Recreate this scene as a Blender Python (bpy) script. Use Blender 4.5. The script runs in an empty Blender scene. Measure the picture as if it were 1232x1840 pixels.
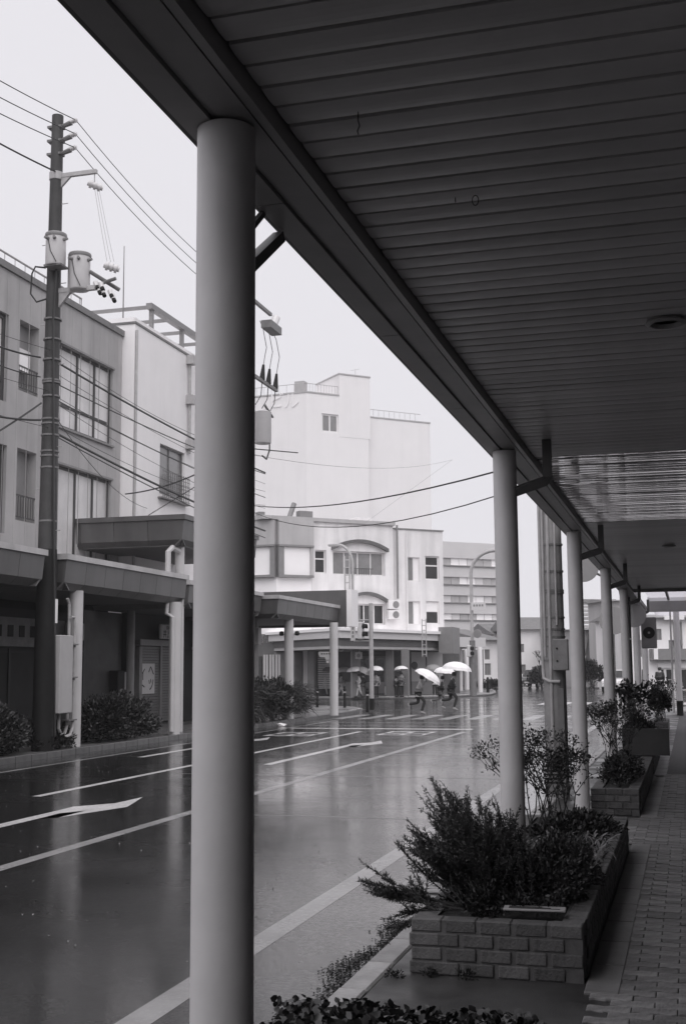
import bpy, bmesh, math, random
import numpy as np
from mathutils import Vector, Matrix
random.seed(7); rng = np.random.default_rng(7)
S = bpy.context.scene; COL = S.collection
R_ = math.radians

# ------------------------------------------------------------------ camera
CAM_Z = 1.77; FPX = 2170.0; IW, IH = 1232.0, 1840.0
AX = np.array([[0.96184452, 0.0418718, 0.27037358],
               [0.27350345, -0.12136166, -0.95418406],
               [-0.00714042, 0.99172481, -0.12818313]])
cd = bpy.data.cameras.new('camera'); cam = bpy.data.objects.new('camera', cd); COL.objects.link(cam)
cd.sensor_fit = 'VERTICAL'; cd.sensor_height = 36.0; cd.lens = FPX / IH * 36.0
cd.clip_start = 0.05; cd.clip_end = 3000
m4 = Matrix([list(AX[0]) + [0], list(AX[1]) + [0], list(AX[2]) + [CAM_Z], [0, 0, 0, 1]])
cam.matrix_world = m4
S.camera = cam

# ------------------------------------------------------------------ sky, sun, exposure
w = bpy.data.worlds.new('World'); S.world = w; w.use_nodes = True
nt = w.node_tree; bg = nt.nodes['Background']
sky = nt.nodes.new('ShaderNodeTexSky'); sky.sky_type = 'NISHITA'; sky.sun_disc = False
sky.sun_elevation = R_(55); sky.sun_rotation = R_(180); sky.dust_density = 8
bw = nt.nodes.new('ShaderNodeRGBToBW'); nt.links.new(sky.outputs[0], bw.inputs[0])
sc_ = nt.nodes.new('ShaderNodeMath'); sc_.operation = 'MULTIPLY'; sc_.inputs[1].default_value = 0.05
nt.links.new(bw.outputs[0], sc_.inputs[0])
mx = nt.nodes.new('ShaderNodeMixRGB'); mx.inputs[0].default_value = 0.04      # thick cloud deck hides the clear sky
mx.inputs[1].default_value = (0.585, 0.575, 0.607, 1)
nt.links.new(sc_.outputs[0], mx.inputs[2]); nt.links.new(mx.outputs[0], bg.inputs[0])
bg.inputs[1].default_value = 1.0
sd = bpy.data.lights.new('sun', 'SUN'); sd.energy = 1.4; sd.angle = R_(75); sd.color = (1.0, 0.985, 0.99)
so = bpy.data.objects.new('sun', sd); COL.objects.link(so)
so.rotation_euler = Vector((-0.25, 0.52, -0.82)).to_track_quat('-Z', 'Y').to_euler()
S.view_settings.view_transform = 'Standard'; S.view_settings.look = 'None'
S.view_settings.exposure = 0.53; S.view_settings.gamma = 1.0; S.view_settings.use_curve_mapping = False
S.render.engine = 'CYCLES'; S.cycles.max_bounces = 8; S.cycles.transparent_max_bounces = 6
S.cycles.volume_bounces = 1; S.cycles.use_denoising = True

# ------------------------------------------------------------------ measuring helpers: where a sight line meets a plane of the place
def ray(px, py): return AX @ np.array([px - IW / 2, -(py - IH / 2), -FPX])
def _hit(d, t): return Vector((d[0] * t, d[1] * t, CAM_Z + d[2] * t))
def atX(px, py, X): d = ray(px, py); return _hit(d, X / d[0])
def atY(px, py, Y): d = ray(px, py); return _hit(d, Y / d[1])
def atZ(px, py, Z=0.0): d = ray(px, py); return _hit(d, (Z - CAM_Z) / d[2])
def atD(px, py, D): return _hit(ray(px, py), D / FPX)
class Frame:
    """vertical plane through P with horizontal direction u: local x runs along it, local y inwards, z up"""
    def __init__(s, P, heading):
        s.P = Vector((P[0], P[1], 0)); s.u = Vector((math.sin(heading), math.cos(heading), 0))
        s.n = Vector((-s.u.y, s.u.x, 0)); s.rz = math.atan2(s.u.y, s.u.x)
    def uz(s, px, py, off=0.0):
        d = ray(px, py); P = s.P + s.n * off
        t = (P.x * s.n.x + P.y * s.n.y) / (d[0] * s.n.x + d[1] * s.n.y)
        h = _hit(d, t); return ((h - s.P).dot(s.u), h.z)

# ------------------------------------------------------------------ materials (all grey: the photograph is monochrome)
MATS = {}
def g(v): return (min(1, v * 1.015), v * 0.99, v * 0.995, 1)
def mat(name, v, rough=0.6, var=0.15, scale=3.0, metal=0.0, spec=0.5, bump=0.0, bscale=40.0, streak=0.0, rnd=0.0, island=0.0, coat=0.0):
    if name in MATS: return MATS[name]
    m = bpy.data.materials.new(name); m.use_nodes = True; t = m.node_tree; N = t.nodes; L = t.links
    b = N['Principled BSDF']; b.inputs['Roughness'].default_value = rough; b.inputs['Metallic'].default_value = metal
    b.inputs['Specular IOR Level'].default_value = spec
    if coat: b.inputs['Coat Weight'].default_value = coat; b.inputs['Coat Roughness'].default_value = 0.12
    tc = N.new('ShaderNodeTexCoord')
    no = N.new('ShaderNodeTexNoise'); no.inputs['Scale'].default_value = scale; no.inputs['Detail'].default_value = 6; no.inputs['Roughness'].default_value = 0.65
    L.new(tc.outputs['Object'], no.inputs['Vector'])
    mr = N.new('ShaderNodeMapRange'); mr.inputs[1].default_value = 0.3; mr.inputs[2].default_value = 0.7
    mr.inputs[3].default_value = 1 - var; mr.inputs[4].default_value = 1 + var
    L.new(no.outputs['Fac'], mr.inputs[0]); val = mr.outputs[0]
    def mul(a, bsock):
        q = N.new('ShaderNodeMath'); q.operation = 'MULTIPLY'; L.new(a, q.inputs[0]); L.new(bsock, q.inputs[1]); return q.outputs[0]
    if streak:
        mp = N.new('ShaderNodeMapping'); mp.inputs['Scale'].default_value = (1.1, 1.1, 0.13); L.new(tc.outputs['Object'], mp.inputs['Vector'])
        n2 = N.new('ShaderNodeTexNoise'); n2.inputs['Scale'].default_value = 1.6; n2.inputs['Detail'].default_value = 5; L.new(mp.outputs[0], n2.inputs['Vector'])
        r2 = N.new('ShaderNodeMapRange'); r2.inputs[1].default_value = 0.42; r2.inputs[2].default_value = 0.72
        r2.inputs[3].default_value = 1; r2.inputs[4].default_value = 1 - streak; L.new(n2.outputs['Fac'], r2.inputs[0]); val = mul(val, r2.outputs[0])
    if rnd:
        oi = N.new('ShaderNodeObjectInfo'); r3 = N.new('ShaderNodeMapRange'); r3.inputs[3].default_value = 1 - rnd; r3.inputs[4].default_value = 1 + rnd
        L.new(oi.outputs['Random'], r3.inputs[0]); val = mul(val, r3.outputs[0])
    if island:
        ge = N.new('ShaderNodeNewGeometry'); r4 = N.new('ShaderNodeMapRange'); r4.inputs[3].default_value = 1 - island; r4.inputs[4].default_value = 1 + island
        L.new(ge.outputs['Random Per Island'], r4.inputs[0]); val = mul(val, r4.outputs[0])
    cm = N.new('ShaderNodeMixRGB'); cm.blend_type = 'MULTIPLY'; cm.inputs[0].default_value = 1; cm.inputs[1].default_value = g(v)
    L.new(val, cm.inputs[2]); L.new(cm.outputs[0], b.inputs['Base Color'])
    if bump:
        bn = N.new('ShaderNodeTexNoise'); bn.inputs['Scale'].default_value = bscale; bn.inputs['Detail'].default_value = 4
        L.new(tc.outputs['Object'], bn.inputs['Vector']); bp = N.new('ShaderNodeBump'); bp.inputs['Strength'].default_value = bump; bp.inputs['Distance'].default_value = 0.02
        L.new(bn.outputs['Fac'], bp.inputs['Height']); L.new(bp.outputs[0], b.inputs['Normal'])
    MATS[name] = m; return m

def wet(name, v, r0, r1, var=0.3, bump=0.25, bscale=60.0, pscale=0.35):
    """wet paving: a water film whose gloss changes from puddle to puddle, pricked by rain"""
    m = mat(name, v, 0.3, var, 1.2); t = m.node_tree; N = t.nodes; L = t.links; b = N['Principled BSDF']
    tc = N.new('ShaderNodeTexCoord')
    n1 = N.new('ShaderNodeTexNoise'); n1.inputs['Scale'].default_value = pscale; n1.inputs['Detail'].default_value = 5; L.new(tc.outputs['Object'], n1.inputs['Vector'])
    mr = N.new('ShaderNodeMapRange'); mr.inputs[1].default_value = 0.35; mr.inputs[2].default_value = 0.65; mr.inputs[3].default_value = r0; mr.inputs[4].default_value = r1
    L.new(n1.outputs['Fac'], mr.inputs[0]); L.new(mr.outputs[0], b.inputs['Roughness'])
    b.inputs['IOR'].default_value = 1.5
    n2 = N.new('ShaderNodeTexNoise'); n2.inputs['Scale'].default_value = bscale; n2.inputs['Detail'].default_value = 3; L.new(tc.outputs['Object'], n2.inputs['Vector'])
    n3 = N.new('ShaderNodeTexNoise'); n3.inputs['Scale'].default_value = 7.0; n3.inputs['Detail'].default_value = 2; L.new(tc.outputs['Object'], n3.inputs['Vector'])
    b1 = N.new('ShaderNodeBump'); b1.inputs['Strength'].default_value = bump; b1.inputs['Distance'].default_value = 0.004; L.new(n2.outputs['Fac'], b1.inputs['Height'])
    b2 = N.new('ShaderNodeBump'); b2.inputs['Strength'].default_value = bump * 0.6; b2.inputs['Distance'].default_value = 0.006; L.new(n3.outputs['Fac'], b2.inputs['Height']); L.new(b1.outputs[0], b2.inputs['Normal'])
    L.new(b2.outputs[0], b.inputs['Normal']); return m

asphalt = wet('wet_asphalt', 0.014, 0.16, 0.34, bump=0.3, bscale=140.0); asphalt.node_tree.nodes['Principled BSDF'].inputs['Specular IOR Level'].default_value = 0.12
def film(m, wgt, c0, c1, grain=0.5, gscale=45.0):
    t = m.node_tree; N = t.nodes; L = t.links; b = N['Principled BSDF']; tc = N.new('ShaderNodeTexCoord')
    b.inputs['Coat Weight'].default_value = wgt; b.inputs['Coat IOR'].default_value = 1.33
    n = N.new('ShaderNodeTexNoise'); n.inputs['Scale'].default_value = 0.8; n.inputs['Detail'].default_value = 7; n.inputs['Roughness'].default_value = 0.7; L.new(tc.outputs['Object'], n.inputs['Vector'])
    r = N.new('ShaderNodeMapRange'); r.inputs[1].default_value = 0.38; r.inputs[2].default_value = 0.62; r.inputs[3].default_value = c0; r.inputs[4].default_value = c1
    L.new(n.outputs['Fac'], r.inputs[0])
    h = N.new('ShaderNodeTexNoise'); h.inputs['Scale'].default_value = 22.0; h.inputs['Detail'].default_value = 6; h.inputs['Roughness'].default_value = 0.8; L.new(tc.outputs['Object'], h.inputs['Vector'])
    hr = N.new('ShaderNodeMapRange'); hr.inputs[1].default_value = 0.35; hr.inputs[2].default_value = 0.7; hr.inputs[3].default_value = 0.6; hr.inputs[4].default_value = 1.9; L.new(h.outputs['Fac'], hr.inputs[0])
    hm = N.new('ShaderNodeMath'); hm.operation = 'MULTIPLY'; L.new(r.outputs[0], hm.inputs[0]); L.new(hr.outputs[0], hm.inputs[1]); L.new(hm.outputs[0], b.inputs['Coat Roughness'])
    hw = N.new('ShaderNodeMapRange'); hw.inputs[1].default_value = 0.40; hw.inputs[2].default_value = 0.62; hw.inputs[3].default_value = wgt; hw.inputs[4].default_value = wgt * 0.62; L.new(h.outputs['Fac'], hw.inputs[0]); L.new(hw.outputs[0], b.inputs['Coat Weight'])
    v = N.new('ShaderNodeTexNoise'); v.inputs['Scale'].default_value = gscale; v.inputs['Detail'].default_value = 4; L.new(tc.outputs['Object'], v.inputs['Vector'])
    v2 = N.new('ShaderNodeTexNoise'); v2.inputs['Scale'].default_value = 2.2; v2.inputs['Detail'].default_value = 3; L.new(tc.outputs['Object'], v2.inputs['Vector'])
    p = N.new('ShaderNodeBump'); p.inputs['Strength'].default_value = grain; p.inputs['Distance'].default_value = 0.0011; L.new(v.outputs['Fac'], p.inputs['Height'])
    p2 = N.new('ShaderNodeBump'); p2.inputs['Strength'].default_value = grain * .5; p2.inputs['Distance'].default_value = 0.006; L.new(v2.outputs['Fac'], p2.inputs['Height']); L.new(p.outputs[0], p2.inputs['Normal'])
    L.new(p2.outputs[0], b.inputs['Coat Normal'])
film(asphalt, 0.95, 0.028, 0.125)
wetpave = wet('wet_far_paving', 0.16, 0.22, 0.4)
M_ground = wet('wet_ground', 0.07, 0.2, 0.4)
M_paint = wet('road_paint', 0.62, 0.3, 0.5, var=0.15, bump=0.12)
M_paint2 = wet('worn_road_paint', 0.27, 0.3, 0.5, var=0.3, bump=0.12)
film(M_paint, 0.8, 0.1, 0.25); film(M_paint2, 0.8, 0.1, 0.25)
M_paver = mat('paver_concrete', 0.21, 0.6, 0.35, 9, bump=0.35, bscale=50, rnd=0.3)
M_joint = mat('paving_bed', 0.05, 0.7, 0.3, 10)
M_walk = mat('damp_concrete', 0.21, 0.55, 0.35, 2.0, bump=0.2, bscale=60)
M_walkdark = mat('dark_damp_concrete', 0.055, 0.5, 0.4, 2.2, bump=0.2, bscale=60)
M_apron = wet('damp_apron', 0.05, 0.28, 0.65, var=0.5, bump=0.5, bscale=90, pscale=2.0)
M_kerb = mat('kerb_stone', 0.30, 0.5, 0.3, 6, bump=0.2, rnd=0.12)
M_kerbdark = mat('wet_dark_kerb', 0.08, 0.35, 0.3, 5, bump=0.2, rnd=0.15)
M_brick = mat('planter_brick', 0.10, 0.65, 0.3, 11, bump=0.4, bscale=70, rnd=0.28)
M_mortar = mat('planter_mortar', 0.11, 0.75, 0.3, 14, bump=0.2)
M_soil = mat('soil', 0.025, 0.9, 0.4, 20, bump=0.6)
M_col = mat('painted_steel_column', 0.60, 0.42, 0.06, 1.4, streak=0.10)
M_colnear = mat('near_column_paint', 0.70, 0.45, 0.10, 2.2, streak=0.22, bump=0.05, bscale=25)
M_ceil = mat('ceiling_strip_metal', 0.68, 0.38, 0.16, 1.1, rnd=0.10, streak=0.0)
M_ceilgloss = mat('polished_ceiling_strip', 0.8, 0.08, 0.10, 2.0, metal=0.85, rnd=0.06)
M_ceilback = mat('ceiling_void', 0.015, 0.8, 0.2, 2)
M_beam = mat('beam_metal', 0.38, 0.45, 0.15, 2.0, streak=0.1)
M_trim = mat('beam_trim', 0.36, 0.4, 0.1, 3)
M_pipe = mat('drain_pipe', 0.10, 0.45, 0.15, 5)
M_roof = mat('roof_sheet', 0.25, 0.6, 0.2, 1)
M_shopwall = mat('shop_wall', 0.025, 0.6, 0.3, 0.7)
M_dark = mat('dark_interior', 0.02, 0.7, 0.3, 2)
M_fascia = mat('fascia_panel_paint', 0.115, 0.4, 0.12, 1.5, streak=0.25, rnd=0.10)
M_cap = mat('fascia_cap', 0.5, 0.4, 0.1, 2, streak=0.25)
M_soffit = mat('soffit_board', 0.10, 0.6, 0.15, 1)
M_greywall = mat('grey_render', 0.40, 0.75, 0.10, 0.6, streak=0.22, rnd=0.03)
M_whitewall = mat('white_render', 0.88, 0.75, 0.05, 0.5, streak=0.08)
M_offwhite = mat('stained_white_render', 0.82, 0.75, 0.07, 0.8, streak=0.2)
M_tower = mat('tower_render', 0.83, 0.8, 0.03, 0.3, streak=0.03)
M_farwall = mat('far_grey_wall', 0.62, 0.8, 0.05, 0.3)
M_frieze = mat('frieze_panel', 0.44, 0.6, 0.08, 0.5, streak=0.12)
M_trimdark = mat('dark_window_frame', 0.06, 0.5, 0.1, 3)
M_trimgrey = mat('grey_window_frame', 0.22, 0.45, 0.1, 3)
M_trimwhite = mat('white_window_frame', 0.75, 0.5, 0.05, 3)
M_blind = mat('pale_curtain', 0.72, 0.5, 0.12, 1.2, streak=0.2, coat=0.5)
M_white = mat('bright_white_panel', 0.88, 0.6, 0.03, 1)
M_pane = mat('window_pane', 0.035, 0.10, 0.3, 1.5, spec=0.35)
M_panegrey = mat('pale_window_pane', 0.22, 0.15, 0.2, 1.2, spec=0.8)
M_arch = mat('arch_tile', 0.12, 0.5, 0.2, 6)
M_pole = mat('dark_concrete_pole', 0.045, 0.6, 0.25, 4, streak=0.3, bump=0.1)
M_polelight = mat('concrete_pole', 0.30, 0.65, 0.25, 4, streak=0.45, bump=0.1)
M_galv = mat('galvanised_steel', 0.42, 0.45, 0.15, 6)
M_galvdark = mat('weathered_steel', 0.17, 0.5, 0.2, 6)
M_porc = mat('insulator_porcelain', 0.62, 0.3, 0.05, 4)
M_trafo = mat('transformer_paint', 0.62, 0.45, 0.06, 3, streak=0.1)
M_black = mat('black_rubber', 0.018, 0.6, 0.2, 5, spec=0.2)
M_wire = mat('cable_sheath', 0.03, 0.5, 0.1, 5)
M_wirelight = mat('thin_wire', 0.30, 0.5, 0.1, 5)
M_signwhite = mat('sign_white', 0.62, 0.5, 0.05, 3)
M_signgrey = mat('sign_grey', 0.30, 0.5, 0.08, 3)
M_box = mat('cabinet_paint', 0.45, 0.45, 0.08, 2, streak=0.15)
M_shutter = mat('shutter_slat', 0.17, 0.45, 0.12, 2, rnd=0.08)
M_leafdark = mat('leaf_dark', 0.024, 0.42, 0.3, 3, island=0.6)
M_leafmid = mat('leaf_mid', 0.042, 0.42, 0.3, 3, island=0.6)
M_leafros = mat('rosemary_needle', 0.032, 0.5, 0.3, 4, island=0.5)
M_leafpale = mat('strap_leaf', 0.13, 0.38, 0.3, 4, island=0.6)
M_stem = mat('twig_bark', 0.025, 0.7, 0.3, 10)
M_skin = mat('skin', 0.40, 0.5, 0.05, 5)
M_hair = mat('hair', 0.02, 0.5, 0.2, 8)
M_umbw = mat('clear_umbrella_film', 0.86, 0.3, 0.04, 2)
M_umbg = mat('grey_umbrella_cloth', 0.26, 0.5, 0.08, 3)
M_umbm = mat('mid_umbrella_cloth', 0.45, 0.5, 0.08, 3)
M_carw = mat('car_white', 0.75, 0.2, 0.03, 2, coat=1)
M_card = mat('car_dark', 0.05, 0.2, 0.05, 2, coat=1)
M_tile = mat('roof_tile', 0.16, 0.6, 0.25, 3)
M_trans = bpy.data.materials.new('translucent_roof_sheet'); M_trans.use_nodes = True
_t = M_trans.node_tree; _t.nodes.remove(_t.nodes['Principled BSDF'])
_tr = _t.nodes.new('ShaderNodeBsdfTranslucent'); _tr.inputs[0].default_value = (0.75, 0.74, 0.76, 1)
_t.links.new(_tr.outputs[0], _t.nodes['Material Output'].inputs[0])

# ------------------------------------------------------------------ mesh helpers
class MB:
    def __init__(s): s.v = []; s.f = []
    def _add(s, vs, fs):
        o = len(s.v); s.v += [tuple(p) for p in vs]; s.f += [tuple(i + o for i in q) for q in fs]; return s
    def box(s, x0, x1, y0, y1, z0, z1):
        return s._add([(x0, y0, z0), (x1, y0, z0), (x1, y1, z0), (x0, y1, z0), (x0, y0, z1), (x1, y0, z1), (x1, y1, z1), (x0, y1, z1)],
                      [(0, 3, 2, 1), (4, 5, 6, 7), (0, 1, 5, 4), (1, 2, 6, 5), (2, 3, 7, 6), (3, 0, 4, 7)])
    def cyl(s, p0, p1, r0, r1=None, n=12, caps=True):
        r1 = r0 if r1 is None else r1; p0 = Vector(p0); p1 = Vector(p1); d = (p1 - p0).normalized()
        a = d.orthogonal().normalized(); b = d.cross(a); vs = []
        for p, r in ((p0, r0), (p1, r1)):
            for k in range(n): t = 2 * math.pi * k / n; vs.append(p + (a * math.cos(t) + b * math.sin(t)) * r)
        fs = [(k, (k + 1) % n, n + (k + 1) % n, n + k) for k in range(n)]
        if caps: fs += [tuple(range(n - 1, -1, -1)), tuple(range(n, 2 * n))]
        return s._add(vs, fs)
    def tube(s, pts, r, n=6):
        pts = [Vector(p) for p in pts]; vs = []; a = None
        for i, p in enumerate(pts):
            d = (pts[min(i + 1, len(pts) - 1)] - pts[max(i - 1, 0)]).normalized()
            a = d.orthogonal().normalized() if a is None else (a - d * a.dot(d)).normalized()
            b = d.cross(a); rr = r[i] if isinstance(r, (list, tuple)) else r
            for k in range(n): t = 2 * math.pi * k / n; vs.append(p + (a * math.cos(t) + b * math.sin(t)) * rr)
        fs = [(i * n + k, i * n + (k + 1) % n, (i + 1) * n + (k + 1) % n, (i + 1) * n + k) for i in range(len(pts) - 1) for k in range(n)]
        fs += [tuple(range(n - 1, -1, -1)), tuple(range((len(pts) - 1) * n, len(pts) * n))]
        return s._add(vs, fs)
    def lathe(s, prof, c=(0, 0, 0), n=16):
        vs = []; 
        for r, z in prof:
            for k in range(n): t = 2 * math.pi * k / n; vs.append((c[0] + r * math.cos(t), c[1] + r * math.sin(t), c[2] + z))
        fs = [(i * n + k, i * n + (k + 1) % n, (i + 1) * n + (k + 1) % n, (i + 1) * n + k) for i in range(len(prof) - 1) for k in range(n)]
        fs += [tuple(range(n - 1, -1, -1)), tuple(range((len(prof) - 1) * n, len(prof) * n))]
        return s._add(vs, fs)
    def prism(s, poly, axis, a0, a1):
        """poly of 2-D points swept along axis 0, 1 or 2"""
        n = len(poly); vs = []
        for a in (a0, a1):
            for p in poly:
                q = [p[0], p[1]]; q.insert(axis, a); vs.append(tuple(q))
        fs = [(k, (k + 1) % n, n + (k + 1) % n, n + k) for k in range(n)] + [tuple(range(n - 1, -1, -1)), tuple(range(n, 2 * n))]
        return s._add(vs, fs)
    def quad(s, *p): return s._add(p, [tuple(range(len(p)))])
    def build(s, name, m, parent=None, loc=(0, 0, 0), rz=0.0, smooth=False, fix=True, bevel=0.0):
        me = bpy.data.meshes.new(name); me.from_pydata(s.v, [], s.f)
        if fix or bevel:
            b = bmesh.new(); b.from_mesh(me)
            if bevel: bmesh.ops.bevel(b, geom=b.edges[:], offset=bevel, segments=1, affect='EDGES')
            bmesh.ops.recalc_face_normals(b, faces=b.faces[:]); b.to_mesh(me); b.free()
        me.materials.append(m)
        if smooth:
            me.polygons.foreach_set('use_smooth', [True] * len(me.polygons))
            try: me.set_sharp_from_angle(angle=R_(40))
            except Exception: pass
        return link(name, me, parent, loc, rz)
def link(name, me, parent=None, loc=(0, 0, 0), rz=0.0):
    o = bpy.data.objects.new(name, me); COL.objects.link(o); o.location = loc; o.rotation_euler = (0, 0, rz)
    if parent is not None: o.parent = parent
    return o
def tag(o, label, cat=None, group=None):
    o['label'] = label
    if cat: o['category'] = cat
    if group: o['group'] = group
    return o
def thing(name, label, cat, loc=(0, 0, 0), rz=0.0, group=None):
    return tag(link(name, None, None, loc, rz), label, cat, group)
def struct(o): o['kind'] = 'structure'; return o
def box(name, m, parent, *b, bevel=0.0): return MB().box(*b).build(name, m, parent, bevel=bevel)
def text(name, body, m, parent, loc, rot, size, ext=0.002, ax='CENTER', space=1.0):
    c = bpy.data.curves.new(name, 'FONT'); c.body = body; c.size = size; c.extrude = ext; c.align_x = ax; c.align_y = 'CENTER'; c.space_character = space
    c.materials.append(m); tmp = bpy.data.objects.new(name, c); me = bpy.data.meshes.new_from_object(tmp); bpy.data.objects.remove(tmp)
    o = bpy.data.objects.new(name, me); COL.objects.link(o); o.location = loc; o.rotation_euler = rot
    if parent is not None: o.parent = parent
    return o
def np_mesh(name, V, F, m):
    me = bpy.data.meshes.new(name); nv, nf, k = len(V), len(F), F.shape[1]
    me.vertices.add(nv); me.vertices.foreach_set('co', V.astype(np.float32).ravel())
    me.loops.add(nf * k); me.loops.foreach_set('vertex_index', F.astype(np.int32).ravel())
    me.polygons.add(nf); me.polygons.foreach_set('loop_start', np.arange(0, nf * k, k, dtype=np.int32))
    me.polygons.foreach_set('loop_total', np.full(nf, k, dtype=np.int32))
    me.update(calc_edges=True); me.materials.append(m); return me
def unit(a): return a / np.maximum(np.linalg.norm(a, axis=-1, keepdims=True), 1e-9)
def leaves(name, pos, dirs, length, width, m, parent=None, fold=0.25, droop=0.0):
    """one small folded leaf per point"""
    n = len(pos); d = unit(dirs); L = (length * rng.uniform(0.65, 1.25, n))[:, None]; Wd = (width * rng.uniform(0.7, 1.2, n))[:, None]
    s_ = unit(np.cross(d, unit(rng.normal(size=(n, 3))))); nn = np.cross(d, s_)
    mid = pos + d * L * 0.5; tip = pos + d * L - np.array([0, 0, 1]) * L * droop
    if width / length < 0.3:
        V = np.stack([pos, mid + s_ * Wd * 0.5 + nn * Wd * fold, tip, mid - s_ * Wd * 0.5 + nn * Wd * fold], 1).reshape(-1, 3)
        F = np.arange(4 * n).reshape(n, 4)
    else:
        a = pos + d * L * 0.28; c = pos + d * L * 0.68 - nn * L * 0.06
        V = np.stack([pos, a + s_ * Wd * .46 + nn * Wd * fold, c + s_ * Wd * .42 + nn * Wd * fold * .8, tip, c - s_ * Wd * .42 + nn * Wd * fold * .8, a - s_ * Wd * .46 + nn * Wd * fold], 1).reshape(-1, 3)
        i = np.arange(n)[:, None] * 6; F = np.concatenate([i + np.array([[0, 1, 2, 3]]), i + np.array([[0, 3, 4, 5]])], 0)
    return link(name, np_mesh(name, V, F, m), parent)
def clump_points(n, centre, radii, clumps=40, csize=0.28, shell=0.55, flat_bottom=True):
    c = unit(rng.normal(size=(clumps, 3))) * rng.uniform(shell, 1.0, (clumps, 1))
    if flat_bottom: c[:, 2] = np.abs(c[:, 2]) * 0.95 - 0.05
    k = rng.integers(0, clumps, n); off = unit(rng.normal(size=(n, 3))) * (rng.uniform(0, 1, (n, 1)) ** 0.5) * csize
    p = c[k] + off; d = unit(off + 0.6 * c[k] + np.array([0, 0, 0.35]) + rng.normal(size=(n, 3)) * 0.35)
    return np.array(centre) + p * np.array(radii), d, np.array(centre) + c * np.array(radii)
def twigs(name, root, ends, r, m, parent, bend=0.25):
    b = MB()
    for e in ends:
        a = Vector(root) if not isinstance(root, list) else Vector(random.choice(root)); e = Vector(e)
        mid = (a + e) / 2 + Vector((random.uniform(-1, 1), random.uniform(-1, 1), random.uniform(0, 1))) * (e - a).length * bend * 0.5
        b.tube([a, mid, e], [r, r * 0.7, r * 0.35], 4)
    return b.build(name, m, parent, fix=False)
def bush(label, centre, radii, n, leaf, m, cat='shrub', group=None, clumps=50, csize=0.26, parent=None, name='shrub', shell=0.5, z0=0.12, ntw=26, r=0.008):
    t = thing(name, label, cat, (0, 0, 0), group=group)
    p, d, c = clump_points(n, centre, radii, clumps, csize, shell)
    leaves('foliage', p, d, leaf, leaf * 0.5, m, t)
    twigs('stems', [(centre[0] + random.uniform(-.5, .5) * radii[0], centre[1] + random.uniform(-.5, .5) * radii[1], z0) for _ in range(6)], [tuple(q) for q in c[:ntw]], r, M_stem, t)
    return t
def wallholes(u0, u1, z0, z1, holes, y0, depth, thick):
    """front skin of a wall with openings, their reveals, and the back"""
    b = MB(); us = sorted({u0, u1, *[h[0] for h in holes], *[h[1] for h in holes]}); us = [u for u in us if u0 <= u <= u1]
    zs = sorted({z0, z1, *[h[2] for h in holes], *[h[3] for h in holes]}); zs = [z for z in zs if z0 <= z <= z1]
    ins = lambda u, z: any(h[0] < u < h[1] and h[2] < z < h[3] for h in holes)
    for i in range(len(us) - 1):
        for j in range(len(zs) - 1):
            a, c, e, f = us[i], us[i + 1], zs[j], zs[j + 1]
            if not ins((a + c) / 2, (e + f) / 2): b.quad((a, y0, e), (c, y0, e), (c, y0, f), (a, y0, f))
    for h in holes:
        a, c, e, f = max(h[0], u0), min(h[1], u1), max(h[2], z0), min(h[3], z1); y1 = y0 + depth
        if a >= c or e >= f: continue
        b.quad((a, y0, e), (c, y0, e), (c, y1, e), (a, y1, e)); b.quad((a, y0, f), (a, y1, f), (c, y1, f), (c, y0, f))
        if h[0] >= u0: b.quad((a, y0, e), (a, y1, e), (a, y1, f), (a, y0, f))
        if h[1] <= u1: b.quad((c, y0, e), (c, y0, f), (c, y1, f), (c, y1, e))
    y1 = y0 + thick
    b.quad((u0, y0, z0), (u0, y0, z1), (u0, y1, z1), (u0, y1, z0)); b.quad((u1, y0, z0), (u1, y1, z0), (u1, y1, z1), (u1, y0, z1))
    b.quad((u0, y0, z1), (u1, y0, z1), (u1, y1, z1), (u0, y1, z1))
    if not holes: b.quad((u0, y1, z0), (u0, y1, z1), (u1, y1, z1), (u1, y1, z0))
    return b
def window(parent, u0, u1, z0, z1, y, mull=(), trans=(), fm=None, pm=None, fw=0.06, sill=False, panes=None):
    """frame bars, one pane per light"""
    fm = fm or M_trimdark; pm = pm or M_pane; us = [u0, *mull, u1]; zs = [z0, *trans, z1]
    b = MB(); b.box(u0, u0 + fw, y - .03, y + .05, z0, z1).box(u1 - fw, u1, y - .03, y + .05, z0, z1)
    b.box(u0 + fw, u1 - fw, y - .028, y + .05, z0, z0 + fw).box(u0 + fw, u1 - fw, y - .028, y + .05, z1 - fw, z1)
    for u in mull: b.box(u - fw / 2, u + fw / 2, y - .024, y + .048, z0 + fw, z1 - fw)
    for z in trans: b.box(u0 + fw, u1 - fw, y - .02, y + .046, z - fw / 2, z + fw / 2)
    f = b.build('window', fm, parent); k = 0
    for i in range(len(us) - 1):
        for j in range(len(zs) - 1):
            mm = pm if panes is None else panes[k % len(panes)]; k += 1
            MB().box(us[i] + .02, us[i + 1] - .02, y + .012, y + .022, zs[j] + .02, zs[j + 1] - .02).build('pane', mm, f)
    if sill: MB().box(u0 - .06, u1 + .06, y - .14, y + .03, z0 - .06, z0 - .003).build('sill', fm, f)
    return f

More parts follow.
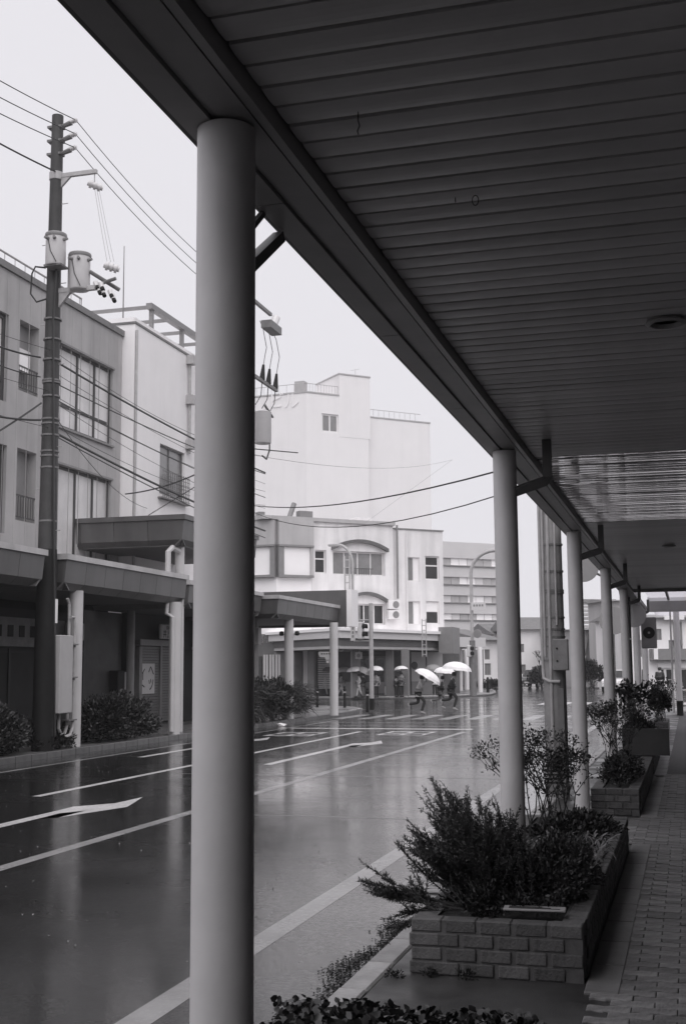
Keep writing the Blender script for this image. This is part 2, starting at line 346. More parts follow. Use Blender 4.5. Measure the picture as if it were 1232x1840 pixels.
# ================================================================== THE SETTING
struct(MB().quad((-1500, -1500, -0.03), (1500, -1500, -0.03), (1500, 1500, -0.03), (-1500, 1500, -0.03)).build('ground', M_ground))
road = struct(MB().quad((-110, -45, 0), (70, -45, 0), (70, 210, 0), (-110, 210, 0)).build('road', asphalt))
def stripe(name, x0, x1, y0, y1, m=None, z=0.0012):
    return MB().quad((x0, y0, z), (x1, y0, z), (x1, y1, z), (x0, y1, z)).build(name, m or M_paint, road, fix=False)
stripe('edge_line', -2.86, -2.68, 1, 40, M_paint2)
stripe('lane_line', -6.13, -5.97, 2, 33.5, M_paint2)
for y0, y1 in ((15.6, 33.2),): stripe('lane_line', -9.02, -8.88, y0, y1)
stripe('edge_line', -11.72, -11.6, 8, 40, M_paint2)
def flatpoly(name, pts, m, z=0.0013, parent=road):
    b = bmesh.new(); vs = [b.verts.new((p[0], p[1], z)) for p in pts]; f = b.faces.new(vs); bmesh.ops.triangulate(b, faces=[f])
    bmesh.ops.recalc_face_normals(b, faces=b.faces[:])
    for f in b.faces:
        if f.normal.z < 0: f.normal_flip()
    me = bpy.data.meshes.new(name); b.to_mesh(me); b.free(); me.materials.append(m); return link(name, me, parent)
# turn arrows: shaft, bent neck and a barbed head, in metres on the lane
def arrow(x, y, k=1.0, m=None):
    P = [(-.15, -6.6), (.02, -6.6), (.02, -1.5), (.0, -.94), (.19, -.61), (.21, -1.35), (.34, -.80), (.52, -.12), (.19, 1.06), (.17, .24), (-.19, -.24), (-.17, -.80)]
    return flatpoly('turn_arrow', [(x + a * k, y + b * k) for a, b in P], m or M_paint)
arrow(-7.62, 14.8); arrow(-7.55, 28.2); arrow(-10.75, 29.2, .95)
for k in range(10): stripe('crosswalk_stripe', -12.2 + k * .95, -11.75 + k * .95, 41.2, 45.2, M_paint2)
stripe('stop_line', -11.5, -6.05, 34.6, 35.05); stripe('stop_line', -11.6, -2.9, 38.6, 38.75, M_paint2)
stripe('bicycle_lane_line', -12.2, -2.9, 36.4, 36.55, M_paint2)
def letters(x, y):       # tall painted characters before the stop line
    b = MB()
    for a, c, d, e in ((0, 1.3, 0, .22), (0, 1.3, .75, .95), (0, 1.3, 1.6, 1.82), (0, .12, .22, 1.6), (1.18, 1.3, .22, 1.6), (.58, .72, .22, 1.6)):
        b.quad((x + a, y + d, .0014), (x + c, y + d, .0014), (x + c, y + e, .0014), (x + a, y + e, .0014))
    return b.build('painted_lettering', M_paint, road, fix=False)
letters(-11.0, 30.8); letters(-8.1, 31.6)
for k in range(8): stripe('crosswalk_stripe', -7.0 + k * .95, -6.55 + k * .95, 58, 61.5)
for y, x0, x1 in ((19.5, -8.6, -2.9), (24.6, -7.8, -2.8), (14.2, -5.8, -3.2), (30.3, -6.0, -2.8)):
    stripe('asphalt_joint', x0, x1, y, y + .05, mat('joint_sealer', 0.16, 0.3, 0.4, 6))
for k, (x0, x1, y) in enumerate(((-30, -13, 50.6), (-40, -6, 62.0))): stripe('edge_line', x0, x1, y, y + .15, M_paint2)

# near walkway: slab, kerb stones, pavers, edging slabs
walk = struct(MB().box(-1.672, 2.6, -25, 46, -.02, .104).build('sidewalk', M_joint))
flatpoly('concrete_apron', [(-1.66, -25), (-.405, -25), (-.405, 46), (-1.66, 46)], M_apron, .112, walk)
def kstone():
    return MB().box(-.078, .078, -.297, .297, -.02, .122).build('kerb_stone', M_kerb, walk, bevel=.012)
k0 = kstone(); k0.location = (-1.752, 4.2, 0)
for i in range(1, 62):
    o = k0.copy(); COL.objects.link(o); o.location = (-1.752, 4.2 + .6 * i, random.uniform(-.004, .004)); o.rotation_euler = (0, random.uniform(-.01, .01), 0)
_xs = [-.106 + .0265 * k for k in range(9)]
PV = [(x, -.0495 + .007 * math.sin(2 * math.pi * x / .108)) for x in _xs] + [(x, .0495 + .007 * math.sin(2 * math.pi * x / .108)) for x in reversed(_xs)]
pv0 = MB().prism(PV, 2, -.02, .018).build('paver', M_paver, walk, bevel=.003); n_pv = 0
pstuff = MB()
def lay(x0, x1, y0, y1, single=True):
    global n_pv
    j = 0; y = y0
    while y < y1:
        x = x0 + (.06 if j % 2 else -.048)
        while x < x1:
            near = single and y < 13.95 and n_pv < 300
            if near:
                o = pv0 if n_pv == 0 else pv0.copy()
                if n_pv: COL.objects.link(o)
                o.location = (x, y, .104 + random.uniform(-.003, .003)); o.rotation_euler = (random.uniform(-.012, .012), random.uniform(-.012, .012), random.uniform(-.01, .01)); n_pv += 1
            else: pstuff.prism([(x + a, y + b) for a, b in PV], 2, .085, .122 + random.uniform(-.003, .003))
            x += .216
        y += .104; j += 1
lay(-.40, .16, 5.0, 11.9); lay(-1.62, .16, 11.95, 13.9); lay(-.40, .16, 13.95, 19.5)
lay(.384, 2.5, 5.0, 19.5, False); lay(-.40, 2.5, .5, 4.95, False)
ps = pstuff.build('pavers_beyond', M_paver, walk, fix=False); ps['kind'] = 'stuff'
for y0, y1 in ((6.5, 11.86), (13.95, 18.9), (19.3, 24)):
    y = y0
    while y < y1 - .05:
        MB().box(-.588, -.412, y + .004, min(y + .6, y1) - .004, .09, .127).build('edging_slab', M_walk, walk, bevel=.006); y += .6

# left walkway and its kerb
lw = struct(MB().prism([(-70, -25), (-12.72, -25), (-12.72, 46), (-13.0, 48.6), (-13.9, 50.6), (-15.8, 52), (-18, 52.4), (-70, 52.4)], 2, -.02, .112).build('left_sidewalk', wetpave))
kl = MB().box(-.072, .072, -.297, .297, -.02, .124).build('kerb_stone', M_kerbdark, lw, bevel=.012); kl.location = (-12.645, 16.0, 0)
for i in range(1, 51):
    o = kl.copy(); COL.objects.link(o); o.location = (-12.645, 16.0 + .6 * i, random.uniform(-.005, .005))
for pts in ([(-13.0, 46.4), (-13.05, 48.6), (-13.9, 50.45), (-15.8, 51.85), (-18, 52.25), (-30, 52.25)],):
    MB().tube([(a, b, .07) for a, b in pts], .065, 6).build('kerb_curve', M_kerb, lw)
# far walkway round the corner shop and the little island
A = [atZ(300, 1257, 0), atZ(440, 1257, 0), atZ(560, 1256.5, 0), atZ(700, 1256, 0), atZ(790, 1254, 0), atZ(878, 1250, 0), atZ(889, 1247, 0), atZ(880, 1240, 0)]
poly = [(p.x, p.y) for p in A] + [(-16, 130), (-90, 130)]
struct(MB().prism(poly, 2, -.02, .12).build('far_sidewalk', wetpave))
MB().tube([(p.x, p.y, .09) for p in A], .075, 6).build('kerb_line', M_kerb, bpy.data.objects['far_sidewalk'])
# walkway across the side road on the near side of the arcade end
struct(MB().box(-1.0, 30, 46.8, 52, -.02, .09).build('corner_sidewalk', wetpave))
far_walk = struct(MB().box(-8, 60, 98, 140, -.02, .12).build('far_verge', wetpave))

# ================================================================== NEAR ARCADE CANOPY
can = thing('arcade_canopy', 'long arcade canopy over the near sidewalk with slatted dark ceiling and pale columns', 'canopy')
Y0, Y1 = -25.0, 36.0
MB().box(-1.30, 2.6, Y0, 26.0, 3.50, 3.72).build('roof_slab', M_roof, can)
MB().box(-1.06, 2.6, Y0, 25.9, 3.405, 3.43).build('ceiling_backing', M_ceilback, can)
MB().box(-1.335, -1.302, Y0, Y1, 3.30, 3.80).build('street_fascia', M_fascia, can)
yy = Y0 + .4
while yy < Y1:
    MB().box(-1.312, -1.222, yy + .004, min(yy + 1.66, Y1) - .004, 3.290, 3.325).build('beam_soffit_panel', M_beam, can); yy += 1.66
MB().box(-1.219, -1.203, Y0, Y1, 3.304, 3.40).build('beam_groove', M_beam, can)
MB().box(-1.200, -1.108, Y0, Y1, 3.298, 3.36).build('inner_beam', M_beam, can)
MB().box(-1.104, -1.076, Y0, Y1, 3.300, 3.40).build('ceiling_trim', M_trim, can)
# ceiling strips: near ones matt, one bay polished and crowned, then broader boards
def strip_mesh(wd, crown, x0=-1.07, x1=2.55):
    P = [(-wd / 2, .02), (-wd / 2, 0), (-wd / 4, -crown * .75), (0, -crown), (wd / 4, -crown * .75), (wd / 2, 0), (wd / 2, .02)]
    b = MB().prism([(a, c) for a, c in P], 0, x0, x1)      # prism along x: points are (y, z)
    return b
s0 = strip_mesh(.107, .004).build('ceiling_strip', M_ceil, can); s0.location = (0, 1.3, 3.36)
yy = 1.3 + .124
while yy < 9.2:
    o = s0.copy(); COL.objects.link(o); o.location = (0, yy, 3.36 + random.uniform(-.0015, .0015)); o.rotation_euler = (random.uniform(-.008, .008), 0, random.uniform(-.0008, .0008)); yy += .124
s1 = strip_mesh(.107, .0015).build('polished_ceiling_strip', M_ceilgloss, can); s1.location = (0, yy, 3.36); s1.rotation_euler = (R_(4.4), 0, 0); yy += .124
while yy < 13.7:
    o = s1.copy(); COL.objects.link(o); o.location = (0, yy, 3.36 + random.uniform(-.002, .002)); o.rotation_euler = (R_(4.2) + random.choice((-.05, -.02, 0, 0, .012)) + random.uniform(-.012, .012), random.uniform(-.002, .002), random.uniform(-.002, .002)); yy += .124
s2 = strip_mesh(.235, .001).build('ceiling_board', M_ceil, can); s2.location = (0, yy + .07, 3.362)
yy += .07 + .24
while yy < 26.0:
    o = s2.copy(); COL.objects.link(o); o.location = (0, yy, 3.362); yy += .24
yy = Y0 + .6
s3 = strip_mesh(1.19, .002).build('ceiling_board_behind', M_ceil, can); s3.location = (0, yy, 3.362)
yy += 1.2
while yy < .8:
    o = s3.copy(); COL.objects.link(o); o.location = (0, yy, 3.362); yy += 1.2
# translucent bay at the far end with its steel frame and end beam
MB().box(-1.05, 2.6, 26.1, 36.0, 3.72, 3.73).build('translucent_sheet', M_trans, can)
for x in (-.5, .2, .9, 1.6): MB().box(x - .03, x + .03, 26.1, 35.8, 3.62, 3.715).build('purlin', M_beam, can)
MB().box(-1.07, 2.6, 25.98, 26.08, 3.30, 3.70).build('cross_beam', M_beam, can); MB().box(-1.07, 2.6, 35.6, 35.8, 3.30, 3.60).build('cross_beam', M_trim, can)
# columns with base ring, drain elbow and braces
def column(y, x=-1.203, drain=True, brace=True):
    c = MB().cyl((0, 0, .10), (0, 0, 3.288), .0826, n=48).build('column', M_colnear, can, (x, y, 0), smooth=True)
    MB().lathe([(.083, .105), (.125, .105), (.125, .125), (.084, .13)], n=32).build('base_plate', M_galvdark, c)
    if drain: MB().tube([(.30, .0, 3.355), (.30, .0, 3.09), (.285, 0, 3.065), (.06, 0, 2.995)], .043, 4).build('drain_elbow', M_pipe, c)
    if brace:
        MB().tube([(0, .05, 2.86), (-.115, .80, 3.27)], .026, 4).build('brace', M_pipe, c); MB().tube([(-.02, .05, 2.93), (-.115, .62, 3.285)], .014, 6).build('tie_rod', M_pipe, c)
    return c
cols = [column(3.06 + 5.4 * i, drain=i > 0) for i in range(6)]
tag(cols[0], 'thick pale column standing close to the viewer at left')
column(35.5, drain=False, brace=False)
oc = MB().cyl((0, 0, .6), (0, 0, 3.6), .1, n=24).build('column', M_col, can, (-.37, 42.7, 0), smooth=True)
MB().cyl((0, 0, .09), (0, 0, .6), .106, n=24).build('dark_base_sleeve', M_black, oc, smooth=True)
MB().tube([(-.2, .1, 3.6), (-.2, .1, .2), (-.1, .02, .13), (-.45, 0, .12)], .03, 6).build('downpipe', M_galv, oc)
MB().box(-1.1, 2.6, 36.2, 46, 3.6, 3.75).build('end_roof_slab', M_trans, can)
# ceiling fittings
MB().lathe([(.085, 0), (.095, -.012), (.07, -.02), (.06, .0)], (-.04, 5.63, 3.352), 24).build('downlight', M_trim, can)
MB().lathe([(.085, 0), (.095, -.012), (.07, -.02), (.06, .0)], (-.2, 16.5, 3.352), 24).build('downlight', M_trim, can)
MB().tube([(-.85, 3.19, 3.36), (-.85, 3.19, 3.33), (-.846, 3.19, 3.315), (-.853, 3.19, 3.30), (-.85, 3.19, 3.29)], .0016, 5).build('wire_hook', M_black, can)
MB().tube([(-.63 + .011 * math.sin(t * .628), 3.89, 3.335 - .018 * math.cos(t * .628)) for t in range(11)] , .0016, 5).build('ring_hook', M_black, can)
MB().tube([(-.70, 3.9, 3.36), (-.70, 3.9, 3.34)], .0018, 5).build('screw_hook', M_black, can)
sw = thing('shop_front', 'dark closed shop fronts along the inner side of the near arcade', 'shop front', (2.6, 0, 0))
for k in range(10):
    y = -25 + k * 6
    MB().box(0, .3, y + .01, y + 5.99, .11, 3.40).build('shop_wall', M_shopwall, sw); MB().box(-.02, .0, y + .5, y + 5.5, .5, 2.6).build('shop_window', M_pane, sw)
MB().box(0, 6, -25, 36, 3.42, 8).build('upper_wall', M_greywall, sw)

# ================================================================== PLANTERS
BR = MB().box(-.083, .083, -.026, .026, -.0335, .0335).build('brick', M_brick, None, bevel=.006); BRm = BR.data; bpy.data.objects.remove(BR)
BC = MB().box(-.083, .083, -.055, .055, -.034, .034).build('brick', M_brick, None, bevel=.006); BCm = BC.data; bpy.data.objects.remove(BC)
def planter(label, y0, y1, x0=-1.54, x1=-.592, hgt=.30, soil_z=-.03, sides=True, group='brick planters between the columns'):
    t = thing('brick_planter', label, 'planter', ((x0 + x1) / 2, y0, .112), group=group)
    W2 = (x1 - x0) / 2; Ln = y1 - y0; T = .13
    MB().box(-W2 + .012, W2 - .012, .012, T, 0, hgt - .012).box(-W2 + .012, W2 - .012, Ln - T, Ln - .012, 0, hgt - .012).box(-W2 + .012, -W2 + T, T, Ln - T, 0, hgt - .012).box(W2 - T, W2 - .012, T, Ln - T, 0, hgt - .012).build('mortar_core', M_mortar, t)
    MB().box(-W2 + T, W2 - T, T, Ln - T, 0, hgt + soil_z).build('soil', M_soil, t)
    def b(me, x, y, z, rz):
        o = link('brick', me, t, (x, y, z), rz); o.rotation_euler = (random.uniform(-.01, .01), random.uniform(-.01, .01), rz + random.uniform(-.012, .012)); o.scale = (1, 1, random.uniform(.97, 1.02))
    n = int(round((2 * W2) / .176)); st = 2 * W2 / n
    for r in range(4):
        z = .037 + r * .0745
        off = 0 if r % 2 else st / 2
        if r == 3:
            for k in range(n): b(BCm, -W2 + st * (k + .5), .058, z, 0)
        else:
            for k in range(n + (1 if off else 0)):
                x = -W2 + st * (k + .5) - off
                if x < -W2 + .04: x = -W2 + .084 * .98
                if x > W2 - .04: continue
                b(BRm, min(max(x, -W2 + .083), W2 - .083), .026 + random.uniform(-.002, .002), z, 0)
    if sides:
        m = int((Ln - .14) / .176)
        for r in range(4):
            z = .037 + r * .0745; off = .088 if r % 2 else 0
            for k in range(m):
                y = .23 + off + k * .176
                if y > Ln - .1: continue
                if r == 3: b(BCm, W2 - .057, y, z, math.pi / 2)
                else: b(BRm, W2 - .027, y, z, math.pi / 2)
        for k in range(n): b(BCm, -W2 + st * (k + .5), Ln - .055, .037 + 3 * .0745, 0)
    return t
planter('nearest brick planter, filled with ivy leaves at the bottom edge', .6, 4.75)
P1 = planter('brick planter holding the tall rosemary bush in the foreground', 6.70, 11.55)
planter('second brick planter with dense shrub beyond the rosemary one', 14.12, 19.2, x0=-1.14)
P3 = planter('taller block planter behind the dense shrub, holding leafy plants', 19.4, 23.4, x0=-1.1, hgt=.30)
MB().box(.30, .50, -.05, .05, .30, .70).box(-.2, .30, -.045, .045, .30, .70).build('raised_end_wall', M_walkdark, P3)
planter('farthest low planter beside the dark end columns with bushy plant', 30.9, 33.5, x0=-1.0, x1=-.56, sides=False)
pl = thing('plant_label', 'flat metal name plate lying on the rim of the rosemary planter', 'plate', (-.88, 6.93, .436), .06)
MB().box(-.17, .17, -.05, .05, 0, .012).build('plate', M_trim, pl, bevel=.003)
for k in range(3): MB().box(-.14, .14 - .05 * k, -.035 + k * .025, -.025 + k * .025, .012, .014).build('engraved_line', M_black, pl)

# ================================================================== LEFT SIDE OF THE STREET
# grey building: facade plane X = -16, local x = world Y
gb = thing('grey_building', 'three storey grey panelled building at far left with dark framed windows', 'building', (-16, 0, 0), math.pi / 2)
holes = [(23.4, 25.97, 8.37, 10.6), (26.5, 27.45, 8.81, 10.64), (27.95, 31.69, 8.28, 10.55),
         (23.4, 26.05, 5.1, 7.29), (26.53, 27.47, 5.5, 7.33), (27.95, 31.69, 4.6, 7.24)]
u = 17.02
while u < 32.2:
    a, c = u + .004, min(u + .549, 32.25)
    cut = [(h[0] if h[0] > a else a - 1e-6, h[1] if h[1] < c else c + 1e-6, h[2], h[3]) for h in holes if h[1] > a + .002 and h[0] < c - .002]
    wallholes(a, c, 4.0, 11.72, cut, 0, .28, .02 if cut else .3).build('wall_panel', M_greywall, gb, fix=False)
    u += .553
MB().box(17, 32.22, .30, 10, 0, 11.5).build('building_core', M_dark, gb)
MB().box(32.225, 32.25, .3, 10, 0, 11.72).build('side_wall', M_greywall, gb)
MB().box(17, 32.3, -.06, 10, 11.725, 11.9).build('roof_cap', M_galvdark, gb)
window(gb, 23.4, 25.97, 8.37, 10.6, .12, (24.7,), (8.95,), fw=.12, pm=M_blind)
window(gb, 27.95, 31.69, 8.28, 10.55, .12, (28.67, 29.73, 30.75), (8.92,), fw=.08, panes=[M_blind, M_blind])
window(gb, 23.4, 26.05, 5.1, 7.29, .12, (24.7,), (5.7,), fw=.12, pm=M_panegrey)
window(gb, 27.95, 31.69, 4.6, 7.24, .12, (28.67, 29.73, 30.75), (), fw=.08, pm=M_blind)
for (a, c, e, f) in ((27.95, 31.69, 8.28, 10.55), (27.95, 31.69, 4.6, 7.24)):
    MB().box(a - .05, c + .05, -.05, .02, f + .003, f + .06).build('window_head', M_trimgrey, gb); MB().box(a - .05, c + .05, -.07, .02, e - .06, e - .003).build('window_sill', M_trimgrey, gb)
for z0, z1 in ((8.81, 10.64), (5.5, 7.33)):
    MB().box(26.5, 27.47, .255, .275, z0, z1).build('balcony_door', M_trimgrey, gb)
    box('balcony_rail', M_trimdark, gb, 26.5, 27.47, .01, .04, z0 + .62, z0 + .66); box('balcony_rail', M_trimdark, gb, 26.5, 27.47, .01, .04, z0 + .08, z0 + .11)
    for k in range(8): MB().cyl((26.56 + k * .12, .025, z0 + .11), (26.56 + k * .12, .025, z0 + .62), .01, n=6).build('baluster', M_trimdark, gb)
box('air_conditioner', M_trafo, gb, 26.62, 27.2, .1, .25, 9.4, 9.95)
MB().box(26.55, 27.0, .02, .1, 9.35, 9.75).build('hanging_laundry', M_white, gb)
b = MB()
for k in range(26): b.cyl((18 + k * .5, .5, 11.9), (18 + k * .5, .5, 12.45), .012, n=5)
b.tube([(17.5, .5, 12.45), (30.6, .5, 12.45)], .03, 6).tube([(30.6, .5, 12.45), (30.6, .5, 11.9)], .02, 6).build('roof_rail', M_galv, gb)
# ground floor of the grey building: dark recessed shop with lit-less sign band
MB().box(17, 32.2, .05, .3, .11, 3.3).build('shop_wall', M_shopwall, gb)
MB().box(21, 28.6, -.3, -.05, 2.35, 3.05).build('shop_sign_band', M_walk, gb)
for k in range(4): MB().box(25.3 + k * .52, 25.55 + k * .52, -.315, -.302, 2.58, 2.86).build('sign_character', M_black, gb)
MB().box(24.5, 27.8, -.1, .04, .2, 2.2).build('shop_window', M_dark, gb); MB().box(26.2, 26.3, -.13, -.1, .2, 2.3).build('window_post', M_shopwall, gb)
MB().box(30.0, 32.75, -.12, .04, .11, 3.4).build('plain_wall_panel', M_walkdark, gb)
MB().box(29.2, 29.55, -.2, .04, 1.9, 2.5).build('meter_box', M_signgrey, gb); MB().box(28.6, 29.3, -.5, .04, 2.55, 3.0).build('small_sign', M_signgrey, gb)

# white building
wb = thing('white_building', 'tall plain white building with rooftop frame behind the grey building', 'building', (-15.6, 0, 0), math.pi / 2)
wh = [(34.18, 36.12, 7.2, 8.78)]
wallholes(32.3, 40.5, 3.6, 12.1, wh, 0, .2, .3).build('street_wall', M_whitewall, wb, fix=False)
MB().box(32.3, 32.5, .3, 12, 3.6, 12.1).box(40.2, 40.5, .3, 12, 3.6, 12.1).box(32.5, 40.2, .3, .5, 3.6, 7).build('side_wall', M_whitewall, wb)
MB().box(32.27, 40.53, -.03, 12, 12.103, 12.17).build('roof_coping', M_galvdark, wb)
MB().box(32.6, 40.2, .5, 12, 11.8, 12.09).build('roof_deck', M_farwall, wb)
MB().box(32.45, 40.3, .1, 12, 12.175, 12.36).build('parapet', M_whitewall, wb)
window(wb, 34.18, 36.12, 7.2, 8.78, .12, (35.1,), (), pm=M_panegrey, fm=M_trimgrey, fw=.05)
lat = MB()
for k in range(15): lat.cyl((34.1 + k * .145, -.16, 7.1), (34.1 + k * .145, -.16, 7.95), .012, n=5)
for k in range(7): lat.cyl((34.05, -.17, 7.12 + k * .13), (36.2, -.17, 7.12 + k * .13), .010, n=5)
lat.box(34.05, 36.2, -.19, 0, 7.04, 7.08).build('window_grille', M_galvdark, wb)
MB().tube([(36.3, -.08, 12.0), (36.3, -.08, 8.8)], .05, 8).build('vent_pipe', M_galv, wb)
for z in (11.95, 10.6, 9.1): MB().box(36.15, 36.45, -.25, 0, z - .15, z + .15).build('pipe_box', M_galv, wb)
MB().tube([(32.32, -.05, 11.9), (32.32, -.05, 3.8)], .045, 8).build('downpipe', M_galv, wb)
fr = MB()
for y in (34.2, 36.6, 39.5): fr.box(y - .06, y + .06, .3, .42, 12.36, 13.1).box(y - .06, y + .06, 3.9, 4.02, 12.36, 13.1)
fr.box(34.0, 40, .26, .46, 13.1, 13.28).box(34.0, 40, 3.86, 4.06, 13.1, 13.28)
for y in (34.1, 35.6, 37.1, 38.6): fr.box(y - .05, y + .05, .46, 3.86, 13.12, 13.22)
fr.build('rooftop_frame', M_trimgrey, wb)
MB().cyl((33.9, 1.2, 12.36), (33.9, 1.2, 15.2), .025, .012, n=6).build('lightning_rod', M_galvdark, wb)
# its ground floor: shutter, sign, posts, posters
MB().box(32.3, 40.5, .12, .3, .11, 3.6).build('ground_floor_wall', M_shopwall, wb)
MB().box(32.85, 36.05, -.06, .1, 2.48, 2.66).build('shutter_head', M_trimgrey, wb)
for k in range(27):
    MB().box(32.95, 34.42, .04, .09, .2 + k * .084, .2 + k * .084 + .07).build('shutter_slat', M_shutter, wb); MB().box(34.55, 36.0, .04, .09, .2 + k * .084, .2 + k * .084 + .07).build('shutter_slat', M_shutter, wb)
MB().box(34.42, 34.55, .0, .1, .12, 2.48).build('shutter_post', M_trimgrey, wb); MB().box(32.72, 32.92, -.1, .1, .12, 2.45).build('door_post', M_walk, wb)
MB().box(36.1, 37.0, .0, .1, .12, 2.4).build('side_door', M_dark, wb); MB().box(37.05, 37.2, -.1, .1, .12, 2.5).build('door_post', M_walk, wb); MB().box(37.2, 40.4, -.05, .1, .12, 3.4).build('plain_wall_panel', M_walk, wb)
sg = MB().box(33.98, 35.23, -.22, -.12, 2.70, 3.14).build('shop_sign', M_signwhite, wb, bevel=.03)
text('shop_name', '井上紙店', M_black, sg, (34.6, -.226, 2.83), (R_(90), 0, 0), .26); text('shop_line', '各種用紙', M_black, sg, (34.6, -.226, 3.03), (R_(90), 0, 0), .13, space=1.2)
po = MB().box(33.0, 34.0, .0, .03, 1.05, 1.95).build('poster', M_signwhite, wb)
text('brush_lettering', 'ヘ', M_black, po, (33.74, -.004, 1.72), (R_(90), 0, 0), .42); text('brush_lettering', 'ツ', M_black, po, (33.74, -.004, 1.3), (R_(90), 0, 0), .42); text('brush_lettering', 'イ', M_black, po, (33.15, -.004, 1.6), (R_(90), 0, 0), .42); text('brush_lettering', 'ト', M_black, po, (33.15, -.004, 1.25), (R_(90), 0, 0), .42)


# low and high canopies over the left walkway: panelled fascia with a bright cap
def canopy(label, X, ya, yb, zb=3.47, zt=4.23, pw=.92, xin=-15.9, near_end=True, xface=None, capm=None, wd=None):
    t = thing('panelled_canopy', label, 'canopy', (0, 0, 0), group='panelled canopies across the street')
    hgt = zt - zb
    prof = lambda z: 0.0 if z > .82 * hgt else (.82 * hgt - z) * .10 + (max(0, .2 * hgt - z) * 1.0)
    zs = [0, .2 * hgt, .83 * hgt]
    n = max(1, round((yb - ya) / pw)); st = (yb - ya) / n
    for k in range(n):
        a, c = ya + k * st + .006, ya + (k + 1) * st - .006
        P = [(X - .05 - prof(z), zb + z) for z in zs] + [(X - .10 - prof(z), zb + z) for z in reversed(zs)]
        MB().prism([(p[0], p[1]) for p in P], 1, a, c).build('fascia_panel', M_fascia, t)
    m = max(1, round((X - .1 - xin) / pw)); sx = (X - .1 - xin) / m
    for k in range(m):
        a, c = xin + k * sx + .006, xin + (k + 1) * sx - .006
        for end, sgn in ((ya, 1), (yb, -1)):
            P = [(end + sgn * (.0 + prof(z) * 1.0), zb + z) for z in zs] + [(end + sgn * (.05 + prof(z)), zb + z) for z in reversed(zs)]
            MB().prism(P, 0, a, c).build('end_panel', M_fascia, t)
    MB().box(xin, X, ya - .05, yb + .05, zb + .84 * hgt, zt).build('cap_band', capm or M_cap, t)
    MB().box(xin, X - .25, ya + .2, yb - .2, zb + .01, zb + .1).build('soffit', M_soffit, t)
    return t
def left_col(parent, x, y, top, r=.15, m=None):
    return MB().cyl((x, y, .1), (x, y, top), r, n=24).build('column', m or M_col, parent, smooth=True)
ca = canopy('low panelled canopy reaching to the left edge of the picture', -12.6, 8.0, 22.15)
cb = canopy('low panelled canopy between the utility pole and the shuttered shop', -12.6, 23.06, 29.5)
cu = canopy('high canopy slab set above the low canopies by the white building', -12.85, 29.85, 35.6, 5.07, 5.91, capm=M_fascia, pw=1.0, xin=-17)
cl = canopy('low canopy with weathered sheet fascia just right of the near column', -12.9, 30.4, 36.2, 3.42, 4.17)
cc = canopy('low panelled canopy ending at the street corner by the bollards', -12.4, 36.35, 43.25, 3.36, 4.09)
left_col(cb, -12.9, 23.99, 3.5); left_col(cb, -12.75, 29.0, 3.5); MB().tube([(-12.9, 28.85, 3.5), (-12.9, 28.8, 3.2), (-12.72, 28.78, 3.1), (-12.72, 28.78, .2)], .055, 8).build('downpipe', M_col, cb)
MB().box(-12.95, -12.8, 29.16, 29.3, .1, 3.4).build('square_post', M_trimgrey, cb)
left_col(cu, -13.25, 30.4, 5.08, .13); MB().tube([(-13.3, 29.75, 3.9), (-13.3, 29.75, 4.9), (-13.25, 29.9, 5.02), (-13.2, 30.2, 4.95)], .08, 8).build('roof_drain', M_col, cu)
left_col(cl, -13.9, 37.9, 3.6, .22, M_trimgrey); left_col(cc, -12.75, 38.3, 3.4, .155); left_col(cc, -12.25, 41.9, 3.4, .15)
left_col(cb, -15.2, 31.5, 3.5, .11, M_trimgrey)
MB().box(-19, -12.18, 43.4, 43.75, 3.3, 4.66).build('corner_parapet', M_fascia, cc); MB().box(-12.175, -11.98, 43.35, 44.3, 3.3, 4.68).build('white_end_panel', M_white, cc)
for dx in (-.22, .32): MB().lathe([(.02, .05), (.07, .03), (.085, -.06), (.05, -.1)], (-12.75 + dx, 38.2, 2.95), 12).build('spot_lamp', M_black, cc)
MB().box(-14.3, -13.5, 37.4, 37.7, 2.55, 3.1).build('hanging_box_sign', M_signgrey, cl)
MB().cyl((-13.85, 37.395, 2.83), (-13.85, 37.37, 2.83), .17, n=20).build('round_emblem', M_black, cl)

# electrical cabinet and conduits at the first left column
cbx = thing('cabinet', 'pale tall electrical cabinet strapped to the column beside the dark utility pole', 'cabinet', (-12.78, 23.1, 0))
MB().box(-.16, .16, -.28, .28, .87, 2.5).build('case', M_box, cbx, bevel=.015)
MB().tube([(-.05, .36, 3.3), (-.05, .44, 3.2), (-.05, .46, 3.0), (-.05, .46, .6), (-.05, .36, .42), (-.05, .2, .42), (-.05, .1, .55), (-.05, .1, .87)], .035, 8).tube([(.03, .38, 2.9), (.03, .52, 2.9), (.03, .56, 2.7), (.03, .56, .55), (.03, .45, .4), (.03, .2, .36)], .035, 8).build('conduits', M_galv, cbx)
for z in (.7, 1.6, 2.3): MB().box(-.1, .1, .28, .62, z, z + .03).build('strap', M_galvdark, cbx)
mb = thing('mail_box', 'small black box mounted low on the wall behind the left hedge', 'box', (-15.9, 31.9, 1.15))
MB().box(0, .3, -.35, .35, 0, .6).build('case', M_black, mb, bevel=.02); MB().box(.301, .31, .05, .33, .05, .55).build('lid', M_signgrey, mb)

